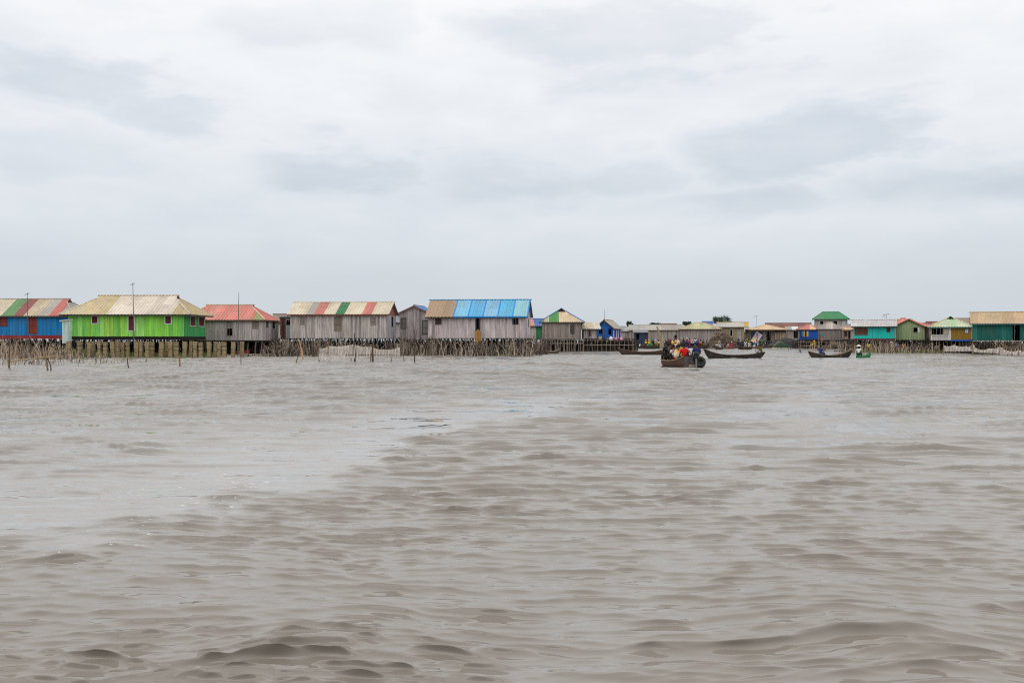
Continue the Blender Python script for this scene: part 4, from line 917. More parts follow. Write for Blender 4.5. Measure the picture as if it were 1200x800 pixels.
# pillars of piled stone
pil = []
for k in range(4):
    m = MB(); z = -.4; i = 0
    while z < 1:
        hh = random.uniform(.10, .15); a = .15 * random.uniform(.92, 1.08); b_ = .15 * random.uniform(.92, 1.08); ox, oy = random.uniform(-.015, .015), random.uniform(-.015, .015)
        m.box(-a + ox, a + ox, -b_ + oy, b_ + oy, z, min(1.0, z + hh - .012), jit(sr(150, 132, 100), .22, .05)); 
        m.box(-a * .86, a * .86, -b_ * .86, b_ * .86, min(.99, z + hh - .0125), min(1.0, z + hh + .0), sr(96, 88, 68)); z += hh
    pil.append(m.mesh('stone_pillar', M['stone']))
for i, (px, wp) in enumerate([(80.5, 5), (93.5, 5), (104.5, 4.2), (108.5, 4.2), (116.5, 4), (123.5, 4.6), (132, 4.6), (137.5, 4.6), (144, 4.2), (150, 4), (160.5, 5), (165.7, 4), (172.5, 4.6), (178, 4.6), (189, 4.6), (195.2, 4.6), (200, 4.4), (206.8, 4.8), (216.5, 4.8), (224, 4.6), (228.6, 4.6), (235.5, 4.6), (245.5, 4.8), (252.3, 4.2), (256.7, 4.2), (263, 4.8), (273, 4.6), (283.4, 4.8)]):
    Y = 96.5 + random.uniform(-.6, .6); o = bpy.data.objects.new('stone_pillar', pil[i % 4]); col.objects.link(o)
    o.location = (X(px, Y), Y, 0); o.scale = (wp / 4.0, wp / 4.0, Z(random.uniform(399.5, 401), Y)); o.rotation_euler = (random.uniform(-.02, .02), random.uniform(-.03, .03), random.uniform(-.1, .1))
    tag(o, 'tan pillar of stacked blocks standing in the row before green and red roofed houses', 'pillar', 'stone pillars in front of the green house')

# individual stakes
def stake(px, ytop, ybot, label, lean=0, r=.05, c=sr(110, 94, 78), group=None, name='wooden_stake', fork=False):
    Y = YB(ybot); x = X(px, Y); zt = Z(ytop, Y); lx = lean / F * Y
    m = MB(); m.tube(((0, 0, -.5), (lx * .5 + random.uniform(-.04, .04), 0, zt * .5), (lx, random.uniform(-.1, .1), zt)), [r, r * .9, r * .65], c, n=7)
    o = m.build(name, M['brush'], None, False, (x, Y, 0)); tag(o, label, 'stake', group)
    if fork:
        m = MB(); m.tube(((lx * .6, 0, zt * .6), (lx + .25, .1, zt + .15)), [r * .6, r * .3], c, n=5); m.build('branch', M['brush'], o)
    return o
stake(10.5, 402, 431.5, 'leaning weathered stake in the water at the far left', 1.5, .06)
stake(57, 416.5, 434.5, 'thick forked stake leaning left, nearest of the left brushwood', -3.5, .055, sr(128, 112, 88))
stake(61.5, 419, 434.5, 'second leg of the forked stake pair near left brushwood', -6, .04, sr(100, 88, 70))
stake(152, 419, 431.5, 'dark stick leaning left in shallow water below the green house', -3.5, .035, sr(60, 52, 48))
stake(211, 417, 429.5, 'short orange brown stake standing alone right of the grass', -.5, .06, sr(170, 118, 84))
stake(282.5, 402, 427.5, 'slim stake in the water before the red roofed house', .3, .03)
stake(356.3, 398, 421.5, 'tall peeled stake leaning left before the branch hedge', -5.5, .075, sr(202, 156, 118))
stake(344.5, 414, 425.5, 'bent twig stake leaning right against the peeled stake', 7, .05, sr(136, 112, 80))
stake(486, 386, 424.5, 'tall dark pole standing between the two grey board houses', -.8, .045, sr(74, 62, 58), fork=True)
stake(474.5, 402, 424, 'thin stake leaning left at the right end of the net', -4.5, .03)
for i, px in enumerate((469.5, 471.5, 474)):
    stake(px, 396, 416.5, 'post of the small perch beside the pale net', 0, .06, sr(88, 74, 66), group='perch posts by the net')
m = MB(); m.box(-.5, .5, -.35, .35, -.05, .05, sr(84, 74, 64)); o_ = m.build('plank', M['wood'], None, False, (X(472, 109), 109, Z(395.5, 109))); tag(o_, 'short plank lying on three posts beside the net', 'plank')
m = MB(); Y = 70; a, b_ = Vector((X(12, Y), Y, Z(423.5, Y))), Vector((X(47, Y), Y + 3, Z(418, Y)))
m.tube((a, (a + b_) / 2 + Vector((0, 0, .05)), b_), [.06, .055, .04], sr(170, 148, 112), n=7); o_ = m.build('driftwood_pole', M['brush']); tag(o_, 'long pale pole lying across the low twigs at the left', 'pole')
for i, (px, yt, yb, ln) in enumerate(((949, 402, 413, 1), (951.5, 403, 411.5, .5), (953.5, 404, 411, 2), (956, 402.5, 412, -2), (974, 403, 411.5, -1), (992, 400, 408, -2.5))):
    stake(px, yt, yb, 'pale stake standing in open water near the royal blue hut and dark hut', ln, .06, sr(178, 158, 136), group='pale stakes in the channel')
for px, yt, yb in ((911.5, 406.5, 409), (915.5, 406.5, 409), (923.4, 407, 410), (926.5, 406, 409.5), (936.5, 408, 412.5), (938, 409, 413)):
    stake(px, yt, yb, 'short dark stake stub poking out of the water right of the green tarp boat', random.uniform(-.4, .4), .06, (.05, .045, .04), group='dark stake stubs in the channel')
# floating stick
m = MB(); Y = YB(500.5); m.tube(((-.36, 0, .02), (-.1, .05, .035), (.1, 0, .03), (.3, .08, .045)), [.007, .010, .008, .003], (.03, .025, .02), n=6); m.tube(((.1, 0, .03), (.22, -.04, .06)), [.008, .004], (.03, .025, .02), n=4)
o_ = m.build('floating_branch', M['brush'], None, False, (X(511, Y), Y, .0)); tag(o_, 'thin dark branch floating in the smooth wake', 'branch')

# nets
def net(label, segs, Y, posts, mat='net', name='fishing_net', rails=()):
    """segs: list of top points (px, ytop); ybot constant"""
    x0 = X(segs[0][0], Y); r = empty(name, (x0, Y, 0)); tag(r, label, 'net')
    m = MB(); yb = segs[0][2]
    for i in range(len(segs) - 1):
        (pa, ta, ba), (pb, tb, bb) = segs[i], segs[i + 1]; n = max(6, int((pb - pa) * 1.2)); g = []
        for k in range(n + 1):
            t = k / n; px = pa + (pb - pa) * t; sag = 4 * t * (1 - t)
            zt = Z(ta + (tb - ta) * t + sag * 1.4, Y); zb_ = max(-.1, Z(ba + (bb - ba) * t, Y))
            col_ = []
            for j in range(6):
                q = j / 5; col_.append((X(px, Y) - x0, .12 * math.sin(px * 1.7 + q * 3) * (1 - q * .3) + .06 * math.sin(px * 5.1 + q), zt + (zb_ - zt) * q))
            g.append(col_)
        for k in range(n):
            for j in range(5): m.face((g[k][j], g[k + 1][j], g[k + 1][j + 1], g[k][j + 1]), (1, 1, 1))
    m.build('netting', M[mat], r, True)
    m = MB()
    for i in range(len(segs) - 1):
        (pa, ta, _), (pb, tb, _) = segs[i], segs[i + 1]; pts = []
        for k in range(9):
            t = k / 8; px = pa + (pb - pa) * t; pts.append((X(px, Y) - x0, .12 * math.sin(px * 1.7), Z(ta + (tb - ta) * t + 5.6 * t * (1 - t), Y)))
        m.tube(pts, .018, sr(190, 170, 150), n=4, cap=False)
    m.build('head_rope', M['brush'], r)
    for (px, yt, rr, ln, cc) in posts:
        m = MB(); xx = X(px, Y) - x0; m.tube(((xx, 0.02, -.45), (xx + ln * .04, 0, Z(yt, Y) * .5), (xx + ln * .08, .02, Z(yt, Y))), [rr, rr, rr * .7], cc, n=6); m.build('post', M['brush'], r)
    for (pa, pb, y_) in rails:
        m = MB(); m.tube(((X(pa, Y) - x0, -.05, Z(y_, Y)), (X(pb, Y) - x0, -.05, Z(y_ + .8, Y))), .025, sr(110, 90, 74), n=5); m.build('rail', M['brush'], r)
T1, T2 = sr(150, 126, 96), sr(86, 70, 58)
net('long pale fishing net hung between posts before the striped roof house', [(374, 408, 421), (385.5, 405.5, 421), (415, 403.5, 420), (434, 406, 418), (451, 409.5, 418), (469, 406.5, 417.5)], 78,
    [(373.8, 407, .05, 0, T1), (385.5, 398, .03, 0, T1), (411.4, 417, .04, 0, T1), (415.3, 390, .05, 0, T2), (416.2, 403, .045, 0, T2), (434, 403, .05, .8, T1), (436.8, 402, .08, 0, T2), (458.5, 419, .05, 0, T1)], rails=((404, 468, 415.5), (374, 416, 424)))
net('pale net wall hung before the mustard house', [(1106.5, 405, 411.5), (1118, 404, 411.5), (1132, 405.5, 411.5), (1139, 404, 411)], 116, [(1106, 404, .04, 0, T1), (1118, 403, .04, 0, T1), (1139, 402, .05, 0, T2)])
net('sagging white net draped below the dark teal house', [(1140, 402.5, 412), (1146, 409, 413), (1160, 408, 413.5), (1172, 406, 414)], 112, [(1140, 401, .05, 0, T1), (1151, 410, .05, 0, T2), (1163, 410.5, .05, 0, T2)])
net('low net panel with stubby posts at the right edge', [(1172, 405.5, 415), (1181, 411, 415), (1194, 410, 416), (1206, 411, 416)], 106, [(1171.5, 404, .05, 0, T1), (1181, 411, .05, 0, T2), (1193.5, 408, .06, 0, T1), (1186, 413, .05, 0, T2)])

# ------------------------------------------------------------------ people
def skin_mesh(verts, edges, name, sub=1, root=0):
    me = bpy.data.meshes.new(name); me.from_pydata([v[0] for v in verts], edges, [])
    o = bpy.data.objects.new(name, me); col.objects.link(o)
    md = o.modifiers.new('s', 'SKIN'); md.use_smooth_shade = True
    for i, v in enumerate(verts):
        r = v[1]; r = (r, r) if isinstance(r, (int, float)) else r
        me.skin_vertices[0].data[i].radius = r; me.skin_vertices[0].data[i].use_root = (i == root)
    sb = o.modifiers.new('d', 'SUBSURF'); sb.levels = sub; sb.render_levels = sub
    dg = bpy.context.evaluated_depsgraph_get(); dg.update()
    res = bpy.data.meshes.new_from_object(o.evaluated_get(dg)); res.name = name
    bpy.data.objects.remove(o); res.materials.clear()
    if not res.color_attributes: pass
    res.polygons.foreach_set('use_smooth', [True] * len(res.polygons))
    return res
def pose(kind):
    """returns body, top, bottom skeletons; faces +Y. kinds: stand, sit, paddle, pole, hunch"""
    sit = kind in ('sit', 'paddle', 'hunch'); z0 = -.80 if sit else 0
    lean = {'stand': 0, 'sit': .05, 'paddle': .18, 'pole': .15, 'hunch': .32}[kind]
    def T(x, y, z):
        if z > .95: y += (z - .95) * lean * 1.1; z -= (z - .95) * lean * .25
        return Vector((x, y, z + z0))
    V = []; E = []
    def add(p, r, par=None):
        V.append((tuple(p), r)); i = len(V) - 1
        if par is not None: E.append((par, i))
        return i
    pel = add(T(0, 0, .95), (.145, .105)); wa = add(T(0, 0, 1.10), (.125, .09), pel); ch = add(T(0, 0, 1.28), (.155, .10), wa)
    nb = add(T(0, -.005, 1.42), .07, ch); nk = add(T(0, .005, 1.49), .052, nb); hd = add(T(0, .02, 1.57), (.072, .085), nk); h2 = add(T(0, .015, 1.64), (.076, .092), hd); add(T(0, .0, 1.70), (.05, .06), h2)
    nose = add(T(0, .105, 1.585), .014, hd)
    top_v = [(V[pel][0], (.165, .125)), (V[wa][0], (.145, .115)), (V[ch][0], (.172, .122)), (V[nb][0], (.085, .075))]; top_e = [(0, 1), (1, 2), (2, 3)]
    ends = {}
    for s in (-1, 1):
        sh = add(T(s * .175, 0, 1.36), .058, ch)
        if kind == 'stand': el, wr = T(s * .25, -.03, 1.10), T(s * .24, .08, .87)
        elif kind == 'sit': el, wr = T(s * .24, .05, 1.10), T(s * .14, .28, 1.02)
        elif kind == 'hunch': el, wr = T(s * .22, .18, 1.08), T(s * .10, .36, 1.05)
        elif kind == 'paddle': el, wr = (T(s * .24, .22, 1.26), T(.22, .42, 1.34)) if s < 0 else (T(s * .30, .16, 1.12), T(.26, .38, 1.0))
        else: el, wr = (T(s * .24, .22, 1.34), T(.12, .40, 1.48)) if s < 0 else (T(s * .27, .18, 1.15), T(.12, .38, 1.12))
        e_ = add(el, .043, sh); w_ = add(wr, .028, e_)
        d = (wr - el).normalized(); side = Vector((1, 0, 0)) * -s; side = (side - d * side.dot(d)).normalized(); nrm = d.cross(side)
        palm = add(wr + d * .07, (.036, .018), w_); ends[s] = wr + d * .09
        for k in range(4):
            off = side * (-.028 + .019 * k); ln = (.062, .075, .07, .055)[k]
            f1 = add(wr + d * .105 + off, .0088, palm); f2 = add(wr + d * (.105 + ln * .55) + off - nrm * .012, .0082, f1); add(wr + d * (.105 + ln) + off - nrm * .03, .007, f2)
        t1 = add(wr + d * .05 + side * .04, .0105, w_); add(wr + d * .09 + side * .062 - nrm * .012, .009, t1)
        a = len(top_v); top_v.append((V[sh][0], .072)); top_v.append((tuple(Vector(V[sh][0]).lerp(el, .72)), .064)); top_e += [(2, a), (a, a + 1)]
        hp = add(T(s * .09, 0, .88), .088, pel)
        if sit: kn, an, to = Vector((s * .13, .42, .92 + z0)), Vector((s * .12, .42, .50 + z0)), Vector((s * .13, .55, .455 + z0))
        else: kn, an, to = Vector((s * .11, .03, .49)), Vector((s * .12, -.02, .08)), Vector((s * .13, .13, .035))
        k_ = add(kn, .062, hp); mid = add(kn.lerp(an, .35) + Vector((0, -.015, 0)), .054, k_); a_ = add(an, .036, mid); add(to, (.036, .025), a_)
        ends['k%d' % s] = kn; ends['a%d' % s] = an; ends['h%d' % s] = Vector(V[hp][0])
    body = skin_mesh(V, E, 'body'); top = skin_mesh(top_v, top_e, 'shirt')
    bv = [(V[pel][0], (.168, .13))]; be = []
    for s in (-1, 1):
        i = len(bv); bv += [(tuple(ends['h%d' % s]), .108), (tuple(ends['k%d' % s]), .085), (tuple(ends['k%d' % s].lerp(ends['a%d' % s], .8)), .07)]; be += [(0, i), (i, i + 1), (i + 1, i + 2)]
    bot = skin_mesh(bv, be, 'trousers')
    m = MB(); c = T(0, -.01, 1.645); m.ell(c.x, c.y, c.z, .088, .105, .085, (0, 0, 0), 12, 7); hair = m.mesh('hair', M['hair'], True)
    m = MB(); m.ell(c.x, c.y - .01, c.z + .035, .125, .13, .095, (0, 0, 0), 12, 7, .04); m.ell(c.x + .03, c.y - .08, c.z + .06, .07, .06, .06, (0, 0, 0), 8, 5); scarf = m.mesh('headscarf', M['hair'], True)
    m = MB(); n = 16; zb = c.z + .0; i0 = len(m.v)
    m.v += [(c.x + .24 * math.cos(6.283 * k / n), c.y + .24 * math.sin(6.283 * k / n), zb) for k in range(n)] + [(c.x, c.y, zb + .17)] + [(c.x, c.y, zb + .13)]
    for k in range(n): m.f.append((i0 + k, i0 + (k + 1) % n, i0 + n)); m.c.append((0, 0, 0)); m.f.append((i0 + (k + 1) % n, i0 + k, i0 + n + 1)); m.c.append((0, 0, 0))
    hat = m.mesh('straw_hat', M['hair'])
    m = MB()
    hc = T(0, .02, 1.605)
    for s in (-1, 1): m.ell(hc.x + s * .03, hc.y + .078, hc.z + .01, .012, .008, .009, (.5, .5, .5), 8, 5)
    eyes = m.mesh('eyes', cloth((.55, .5, .45)))
    for me_ in (body,): me_.materials.append(M['skin'])
    for me_ in (top, bot): me_.materials.append(M['cloth'])
    return dict(body=body, top=top, bot=bot, hair=hair, scarf=scarf, hat=hat, eyes=eyes, hands=ends, head=c)
PO = {k: pose(k) for k in ('stand', 'sit', 'paddle', 'pole', 'hunch')}
def person(kind, loc, face, top, bot, label, head='hair', hc=(.5, .5, .5), s=1.0, group=None, topmat=None):
    """face: heading in degrees, 0 looks away from the camera (+Y)"""
    p = PO[kind]; r = empty('person', loc, R(face)); r.scale = (s, s, s); tag(r, label, 'person', group)
    b = inst('body', p['body'], r)
    inst('shirt', p['top'], r, mat=topmat or cloth(top)); inst('trousers', p['bot'], r, mat=cloth(bot))
    inst('eyes', p['eyes'], r)
    if head == 'hair': inst('hair', p['hair'], r)
    elif head == 'scarf': inst('headscarf', p['scarf'], r, mat=cloth(hc))
    elif head == 'hat': inst('hair', p['hair'], r); inst('straw_hat', p['hat'], r, mat=cloth(hc))
    return r

# ------------------------------------------------------------------ boats
def hull_obj(name, label, loc, heading, L=6, B=.9, fb=.28, rise=.55, rise2=None, stern='point', c=sr(66, 54, 46), ci=sr(120, 104, 84), thwarts=3, cat='boat', group=None, floor=.12, power=2.6):
    """bow at +x; heading rotates about z"""
    r = empty(name, (loc[0], loc[1], 0), R(heading)); tag(r, label, cat, group)
    rise2 = rise if rise2 is None else rise2
    m = MB(); S = 28; out_, inn = [], []
    for i in range(S + 1):
        t = i / S; x = -L / 2 + L * t; q = 2 * t - 1
        if stern == 'flat' and q < 0: b_ = B / 2 * (1 - .22 * q * q)
        else: b_ = B / 2 * max(.015, (1 - abs(q) ** 2.2)) ** .75 if not (stern == 'flat') else B / 2 * max(.015, (1 - q ** 2.4)) ** .8
        gz = fb + (rise if q > 0 else rise2) * abs(q) ** power
        kz = -.18 + ((gz + .10) * abs(q) ** 7 if (stern != 'flat' or q > 0) else 0)
        out_.append([(x, s * b_ * w_, kz + (gz - kz) * zz) for s, w_, zz in ((1, 1, 1), (1, .90, .55), (1, .66, .12), (1, 0, 0), (-1, .66, .12), (-1, .90, .55), (-1, 1, 1))])
        bi = max(.005, b_ - .035); fz = min(gz - .04, max(floor, kz + .05))
        inn.append([(x, s * bi * w_, z_) for s, w_, z_ in ((1, 1, gz), (1, .93, (gz + fz) / 2), (1, .75, fz), (1, 0, fz - .005), (-1, .75, fz), (-1, .93, (gz + fz) / 2), (-1, 1, gz))])
    for i in range(S):
        for j in range(6):
            cj = jit(c, .08); m.face((out_[i][j], out_[i + 1][j], out_[i + 1][j + 1], out_[i][j + 1]), cj)
            m.face((inn[i][j + 1], inn[i + 1][j + 1], inn[i + 1][j], inn[i][j]), jit(ci, .12))
        for j in (0, 6): m.face((out_[i][j], out_[i + 1][j], inn[i + 1][j], inn[i][j]), mul(c, 1.3))
    if stern == 'flat': m.face(out_[0], c); m.face(list(reversed(inn[0])), ci)
    m.build('hull', M['hull'], r)
    g = MB()
    for s in (0, 6):
        g.tube([Vector(out_[i][s]) + Vector((0, 0, .015)) for i in range(S + 1)], .028, mul(ci, 1.15), n=5)
    g.build('gunwale', M['hull'], r)
    for k in range(thwarts):
        q = -0.6 + 1.2 * (k + .5) / thwarts; b_ = B / 2 * (1 - abs(q) ** 2.2) ** .75
        t_ = MB(); t_.box(q * L / 2 - .1, q * L / 2 + .1, -b_ * .95, b_ * .95, fb - .06, fb - .02, jit(sr(140, 122, 98), .1)); t_.build('thwart', M['wood'], r)
    return r
def wpt(boat, lx, ly, z):
    a = boat.rotation_euler[2]; return (boat.location.x + lx * math.cos(a) - ly * math.sin(a), boat.location.y + lx * math.sin(a) + ly * math.cos(a), z)

# passenger motor boat
Yb = 61.5
mbh = hull_obj('motor_boat', 'crowded wooden passenger boat with outboard motor heading for the village', (X(794, Yb + 2.1), Yb + 1.9), 90 + 13, L=4.7, B=1.62, fb=.40, rise=.10, rise2=.30, stern='flat', c=sr(92, 66, 54), ci=sr(170, 140, 108), thwarts=5, floor=.14)
m = MB(); m.box(-2.41, -2.362, -.56, .60, -.1, .70, sr(44, 36, 33)); m.box(-2.44, -2.415, -.2, .3, .05, .2, sr(150, 130, 100)); m.build('transom', M['wood'], mbh)  # transom face coloured dark, the shade on the stern is in its colour
r_ = empty('outboard_motor', wpt(mbh, -2.57, -.10, 0), mbh.rotation_euler[2]); tag(r_, 'black outboard motor hanging on the boat stern', 'outboard motor')
m = MB(); m.ell(-.04, 0, .84, .22, .15, .17, (.015, .015, .017), 12, 8); m.box(-.16, .08, -.11, .11, .62, .76, (.03, .03, .033)); m.build('cowling', M['metal'], r_, True)
m = MB(); m.box(-.09, .02, -.05, .05, -.3, .64, (.22, .22, .23)); m.build('shaft', M['metal'], r_)
m = MB(); m.box(.03, .16, -.10, .10, .45, .62, (.02, .02, .02)); m.build('clamp', M['metal'], r_)
m = MB(); m.tube(((.08, 0, .72), (.5, .05, .80)), [.02, .028], (.02, .02, .02), n=6); m.build('tiller', M['metal'], r_)
# black side tyre at the stern right, standing in for its shaded arch
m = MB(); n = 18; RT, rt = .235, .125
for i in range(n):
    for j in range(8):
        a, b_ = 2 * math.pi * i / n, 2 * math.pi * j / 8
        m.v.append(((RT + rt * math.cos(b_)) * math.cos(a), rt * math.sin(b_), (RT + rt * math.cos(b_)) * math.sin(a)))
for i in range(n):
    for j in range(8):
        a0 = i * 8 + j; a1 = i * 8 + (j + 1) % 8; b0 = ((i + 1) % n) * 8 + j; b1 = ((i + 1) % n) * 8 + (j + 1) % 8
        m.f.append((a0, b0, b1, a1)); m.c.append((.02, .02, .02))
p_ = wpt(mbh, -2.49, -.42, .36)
o_ = m.build('stern_hoop', M['metal'], None, True, p_, mbh.rotation_euler[2] - R(96)); tag(o_, 'black tyre standing in for the shaded arch at the stern of the passenger boat', 'hoop')
YEL = print_cloth('yellow_print', sr(235, 170, 20), sr(240, 236, 225), (.03, .03, .05)); WPR = print_cloth('white_print', sr(228, 224, 222), sr(150, 130, 150), sr(40, 34, 44), 11)
GPR = print_cloth('green_print', sr(170, 190, 60), sr(40, 60, 44), sr(225, 225, 180), 12)
crew = [  # along boat, across, kind, face, top, bottom, head, headcolour, label, mat, seat height
 (-2.35, -.42, 'sit', 0, sr(40, 48, 96), sr(60, 60, 70), 'scarf', sr(30, 44, 92), 'boat driver in navy top and blue cap seated by the outboard motor', None, .55),
 (-2.25, .42, 'sit', 5, sr(214, 24, 26), sr(40, 40, 46), 'hair', None, 'passenger in bright red shirt at the stern, seen from behind', None, .50),
 (-1.55, .12, 'sit', 0, sr(236, 128, 24), sr(60, 40, 40), 'hair', None, 'passenger in orange top seated just ahead of the red shirt', None, .55),
 (-1.5, -.45, 'sit', -10, sr(225, 225, 232), sr(60, 60, 80), 'hair', None, 'passenger in white shirt on the right side of the boat', None, .52),
 (-1.2, .38, 'hunch', 0, sr(222, 206, 176), sr(120, 24, 44), 'hair', None, 'passenger in cream top with crimson trousers leaning on the left side', None, .46),
 (-.5, .40, 'hunch', 0, sr(60, 40, 50), sr(30, 30, 36), 'hair', None, 'passenger in white and black print leaning at the left gunwale', WPR, .46),
 (-.4, -.35, 'sit', 0, sr(28, 50, 170), sr(40, 40, 50), 'hair', None, 'passenger in deep blue top in the middle of the boat', None, .60),
 (.2, .1, 'stand', 0, sr(235, 170, 20), sr(220, 150, 20), 'hair', None, 'woman in yellow and white print standing up mid boat', YEL, .16),
 (.45, .42, 'hunch', 0, sr(24, 22, 26), sr(30, 28, 32), 'hair', None, 'passenger in plain black top on the left side of the boat', None, .55),
 (.9, -.4, 'sit', 10, sr(205, 160, 60), sr(60, 50, 40), 'scarf', sr(60, 90, 190), 'passenger in ochre top and blue headscarf near the bow', None, .60),
 (1.2, .35, 'sit', 0, sr(32, 30, 40), sr(30, 30, 34), 'scarf', sr(50, 48, 56), 'passenger in black top and dark headscarf near the bow', None, .60),
 (1.7, -.1, 'sit', 0, sr(150, 70, 130), sr(60, 40, 60), 'hair', None, 'passenger in purple top sitting in the bow', None, .60)]
for (lx, ly, k, fc, tcol, bc, hd, hcol, lb, tm, sz_) in crew:
    person(k, wpt(mbh, lx * .86, ly * .95, sz_ if k != 'stand' else .14), 19 - fc * -1 - 6, tcol, bc, lb, hd, hcol or (.5, .5, .5), 1.10, 'passengers in the motor boat', tm)
m = MB(); m.ell(0, 0, 0, .26, .16, .24, sr(226, 208, 178), 12, 8, .05); m.ell(0, .02, .14, .22, .15, .12, sr(235, 180, 50), 12, 6); 
o_ = m.build('backpack', M['cloth'], None, True, (wpt(mbh, -1.35, .58, .78))); tag(o_, 'cream and yellow bag resting on the left gunwale of the passenger boat', 'bag')

# pirogues
def at_pir(pa, pb, yw, **k):
    Y = YB(yw); xa, xb = X(pa, Y), X(pb, Y); return ((xa + xb) / 2, Y), (xb - xa), Y
c_, L_, Y_ = at_pir(824, 897, 420)
pg = hull_obj('pirogue', 'long black pirogue with raised left bow poled by a person in green', c_, 182, L=L_ * 1.0, B=.9, fb=.31, rise=.62, rise2=.30, c=sr(40, 34, 32), ci=sr(80, 68, 58), group='pirogues under way')
person('paddle', wpt(pg, -2.55, 0, .42), 80, sr(120, 122, 40), sr(60, 62, 40), 'paddler in olive yellow shirt seated at the stern of the black pirogue', 'hair', topmat=print_cloth('olive_print', sr(128, 130, 40), sr(90, 84, 30), sr(60, 56, 30)))
pp = wpt(pg, -2.15, 0, 0)
m = MB(); m.tube(((pp[0] - .35, pp[1] - .1, -.35), (pp[0] - .22, pp[1] - .1, .8), (pp[0] - .12, pp[1] - .1, 1.75)), .022, sr(84, 66, 50), n=6)
m.tube(((pp[0] - .40, pp[1] - .1, -.6), (pp[0] - .34, pp[1] - .1, -.2)), [.06, .03], sr(84, 66, 50), n=6); o_ = m.build('paddle', M['wood']); tag(o_, 'long wooden paddle held upright by the olive shirted paddler', 'paddle')
c_, L_, Y_ = at_pir(946.5, 999.5, 419)
pg = hull_obj('pirogue', 'brown pirogue with both ends raised and one blue shirted person', c_, 3, L=L_, B=.85, fb=.22, rise=.62, rise2=.42, c=sr(50, 42, 38), ci=sr(128, 112, 90), group='pirogues under way', power=1.9)
person('sit', wpt(pg, -.95, 0, .30), -60, sr(44, 62, 120), sr(40, 50, 90), 'person in denim blue clothes seated in the brown pirogue', 'hair')
c_, L_, Y_ = at_pir(1002, 1021, 419.3)
pg = hull_obj('pirogue', 'small canoe with bright green bow', c_, 5, L=L_, B=.7, fb=.18, rise=.38, rise2=.08, c=sr(28, 120, 74), ci=sr(46, 130, 84), thwarts=1, group='pirogues under way')
person('sit', wpt(pg, -.45, 0, .28), -40, sr(222, 224, 216), sr(24, 28, 34), 'person in white shirt and pale hat seated in the green canoe', 'hat', sr(226, 220, 200))
m = MB(); m.tube(((0, 0, -.4), (.05, 0, Z(409, Y_))), [.04, .035], sr(225, 225, 225), n=7); o_ = m.build('pole', M['metal'], None, False, (X(1002, Y_), Y_ - .1, 0)); tag(o_, 'white pole standing in the water beside the green canoe', 'pole')
c_, L_, Y_ = at_pir(723.5, 784, 415.6)
hull_obj('pirogue', 'long dark brown empty pirogue left of the crowded passenger boat', c_, 181, L=L_, B=.9, fb=.34, rise=.5, rise2=.4, c=sr(70, 52, 46), ci=sr(110, 84, 66), group='pirogues under way')
c_, L_, Y_ = at_pir(634, 656, 413.8)
hull_obj('pirogue', 'short grey pirogue moored beside the branch pile', c_, 176, L=L_, B=.7, fb=.22, rise=.35, c=sr(84, 76, 68), ci=sr(170, 158, 138), group='moored pirogues')
for (a, b_, yw, lb, cc) in ((655, 689, 409.8, 'brown pirogue moored below the pyramid roof hut', sr(96, 78, 62)), (678, 727, 409.5, 'very long brown pirogue moored before the blue panelled house', sr(110, 86, 66)), (728, 776, 408, 'dark pirogue lying before the dark blue shed', sr(70, 58, 50)), (826, 845, 407.4, 'yellowish pirogue at the foot of the brush heap', sr(170, 134, 70)), (872, 912, 407.6, 'dark pirogue moored below the apricot roofed house', sr(74, 60, 50))):
    c_, L_, Y_ = at_pir(a, b_, yw); hull_obj('pirogue', lb, c_, random.choice((178, 2)), L=L_, B=1.0, fb=.4, rise=.3, c=cc, ci=mul(cc, 1.4), group='moored pirogues', floor=.16)
# market boats
for i, (a, b_, yw, lb) in enumerate(((752, 782, 408.5, 'market boat under the leftmost part of the crowd'), (776, 806, 408.3, 'market boat behind the passengers heads'), (802, 832, 408.1, 'market boat at the right end of the crowd, left of the brush heap'))):
    c_, L_, Y_ = at_pir(a, b_, yw); hull_obj('pirogue', lb, c_, 180 * (i % 2) + 3, L=L_, B=1.2, fb=.42, rise=.5, c=sr(60, 50, 44), ci=sr(90, 76, 62), group='market boats', floor=.16)
CN = [('pink', sr(230, 70, 140)), ('white', sr(225, 225, 228)), ('purple', sr(120, 50, 120)), ('yellow', sr(228, 190, 40)), ('dark green', sr(30, 80, 54)), ('royal blue', sr(36, 70, 170)), ('black', sr(28, 26, 30)), ('orange', sr(226, 120, 40)),
      ('teal', sr(30, 130, 130)), ('crimson', sr(150, 26, 50)), ('cream', sr(214, 198, 168)), ('brown', sr(92, 64, 50)), ('grey', sr(130, 128, 128)), ('lilac', sr(170, 150, 200))]
HD = [('bareheaded', 'hair', None), ('with a yellow headscarf', 'scarf', sr(240, 180, 40)), ('with a white headscarf', 'scarf', sr(228, 228, 228)), ('with a dark headscarf', 'scarf', sr(40, 36, 50))]
cr_spots = [(757, 3, 1, 's'), (760.5, 3, 1, 's'), (764, 8, 0, 't'), (768, 3, 2, 's'), (772, 10, 3, 's'), (776, 1, 2, 't'), (780, 13, 0, 's'), (784, 9, 0, 't'), (788, 1, 0, 's'), (790.5, 2, 3, 't'), (794, 4, 2, 's'), (801, 6, 0, 't'), (805, 2, 2, 't'),
            (808, 0, 0, 't'), (811.5, 1, 2, 's'), (814.5, 1, 3, 't'), (818, 5, 0, 't'), (821, 7, 3, 's'), (824, 6, 3, 's'), (828, 11, 0, 's'), (766, 6, 0, 's'), (786.5, 12, 3, 's'), (798, 11, 3, 's'), (816, 13, 2, 's')]
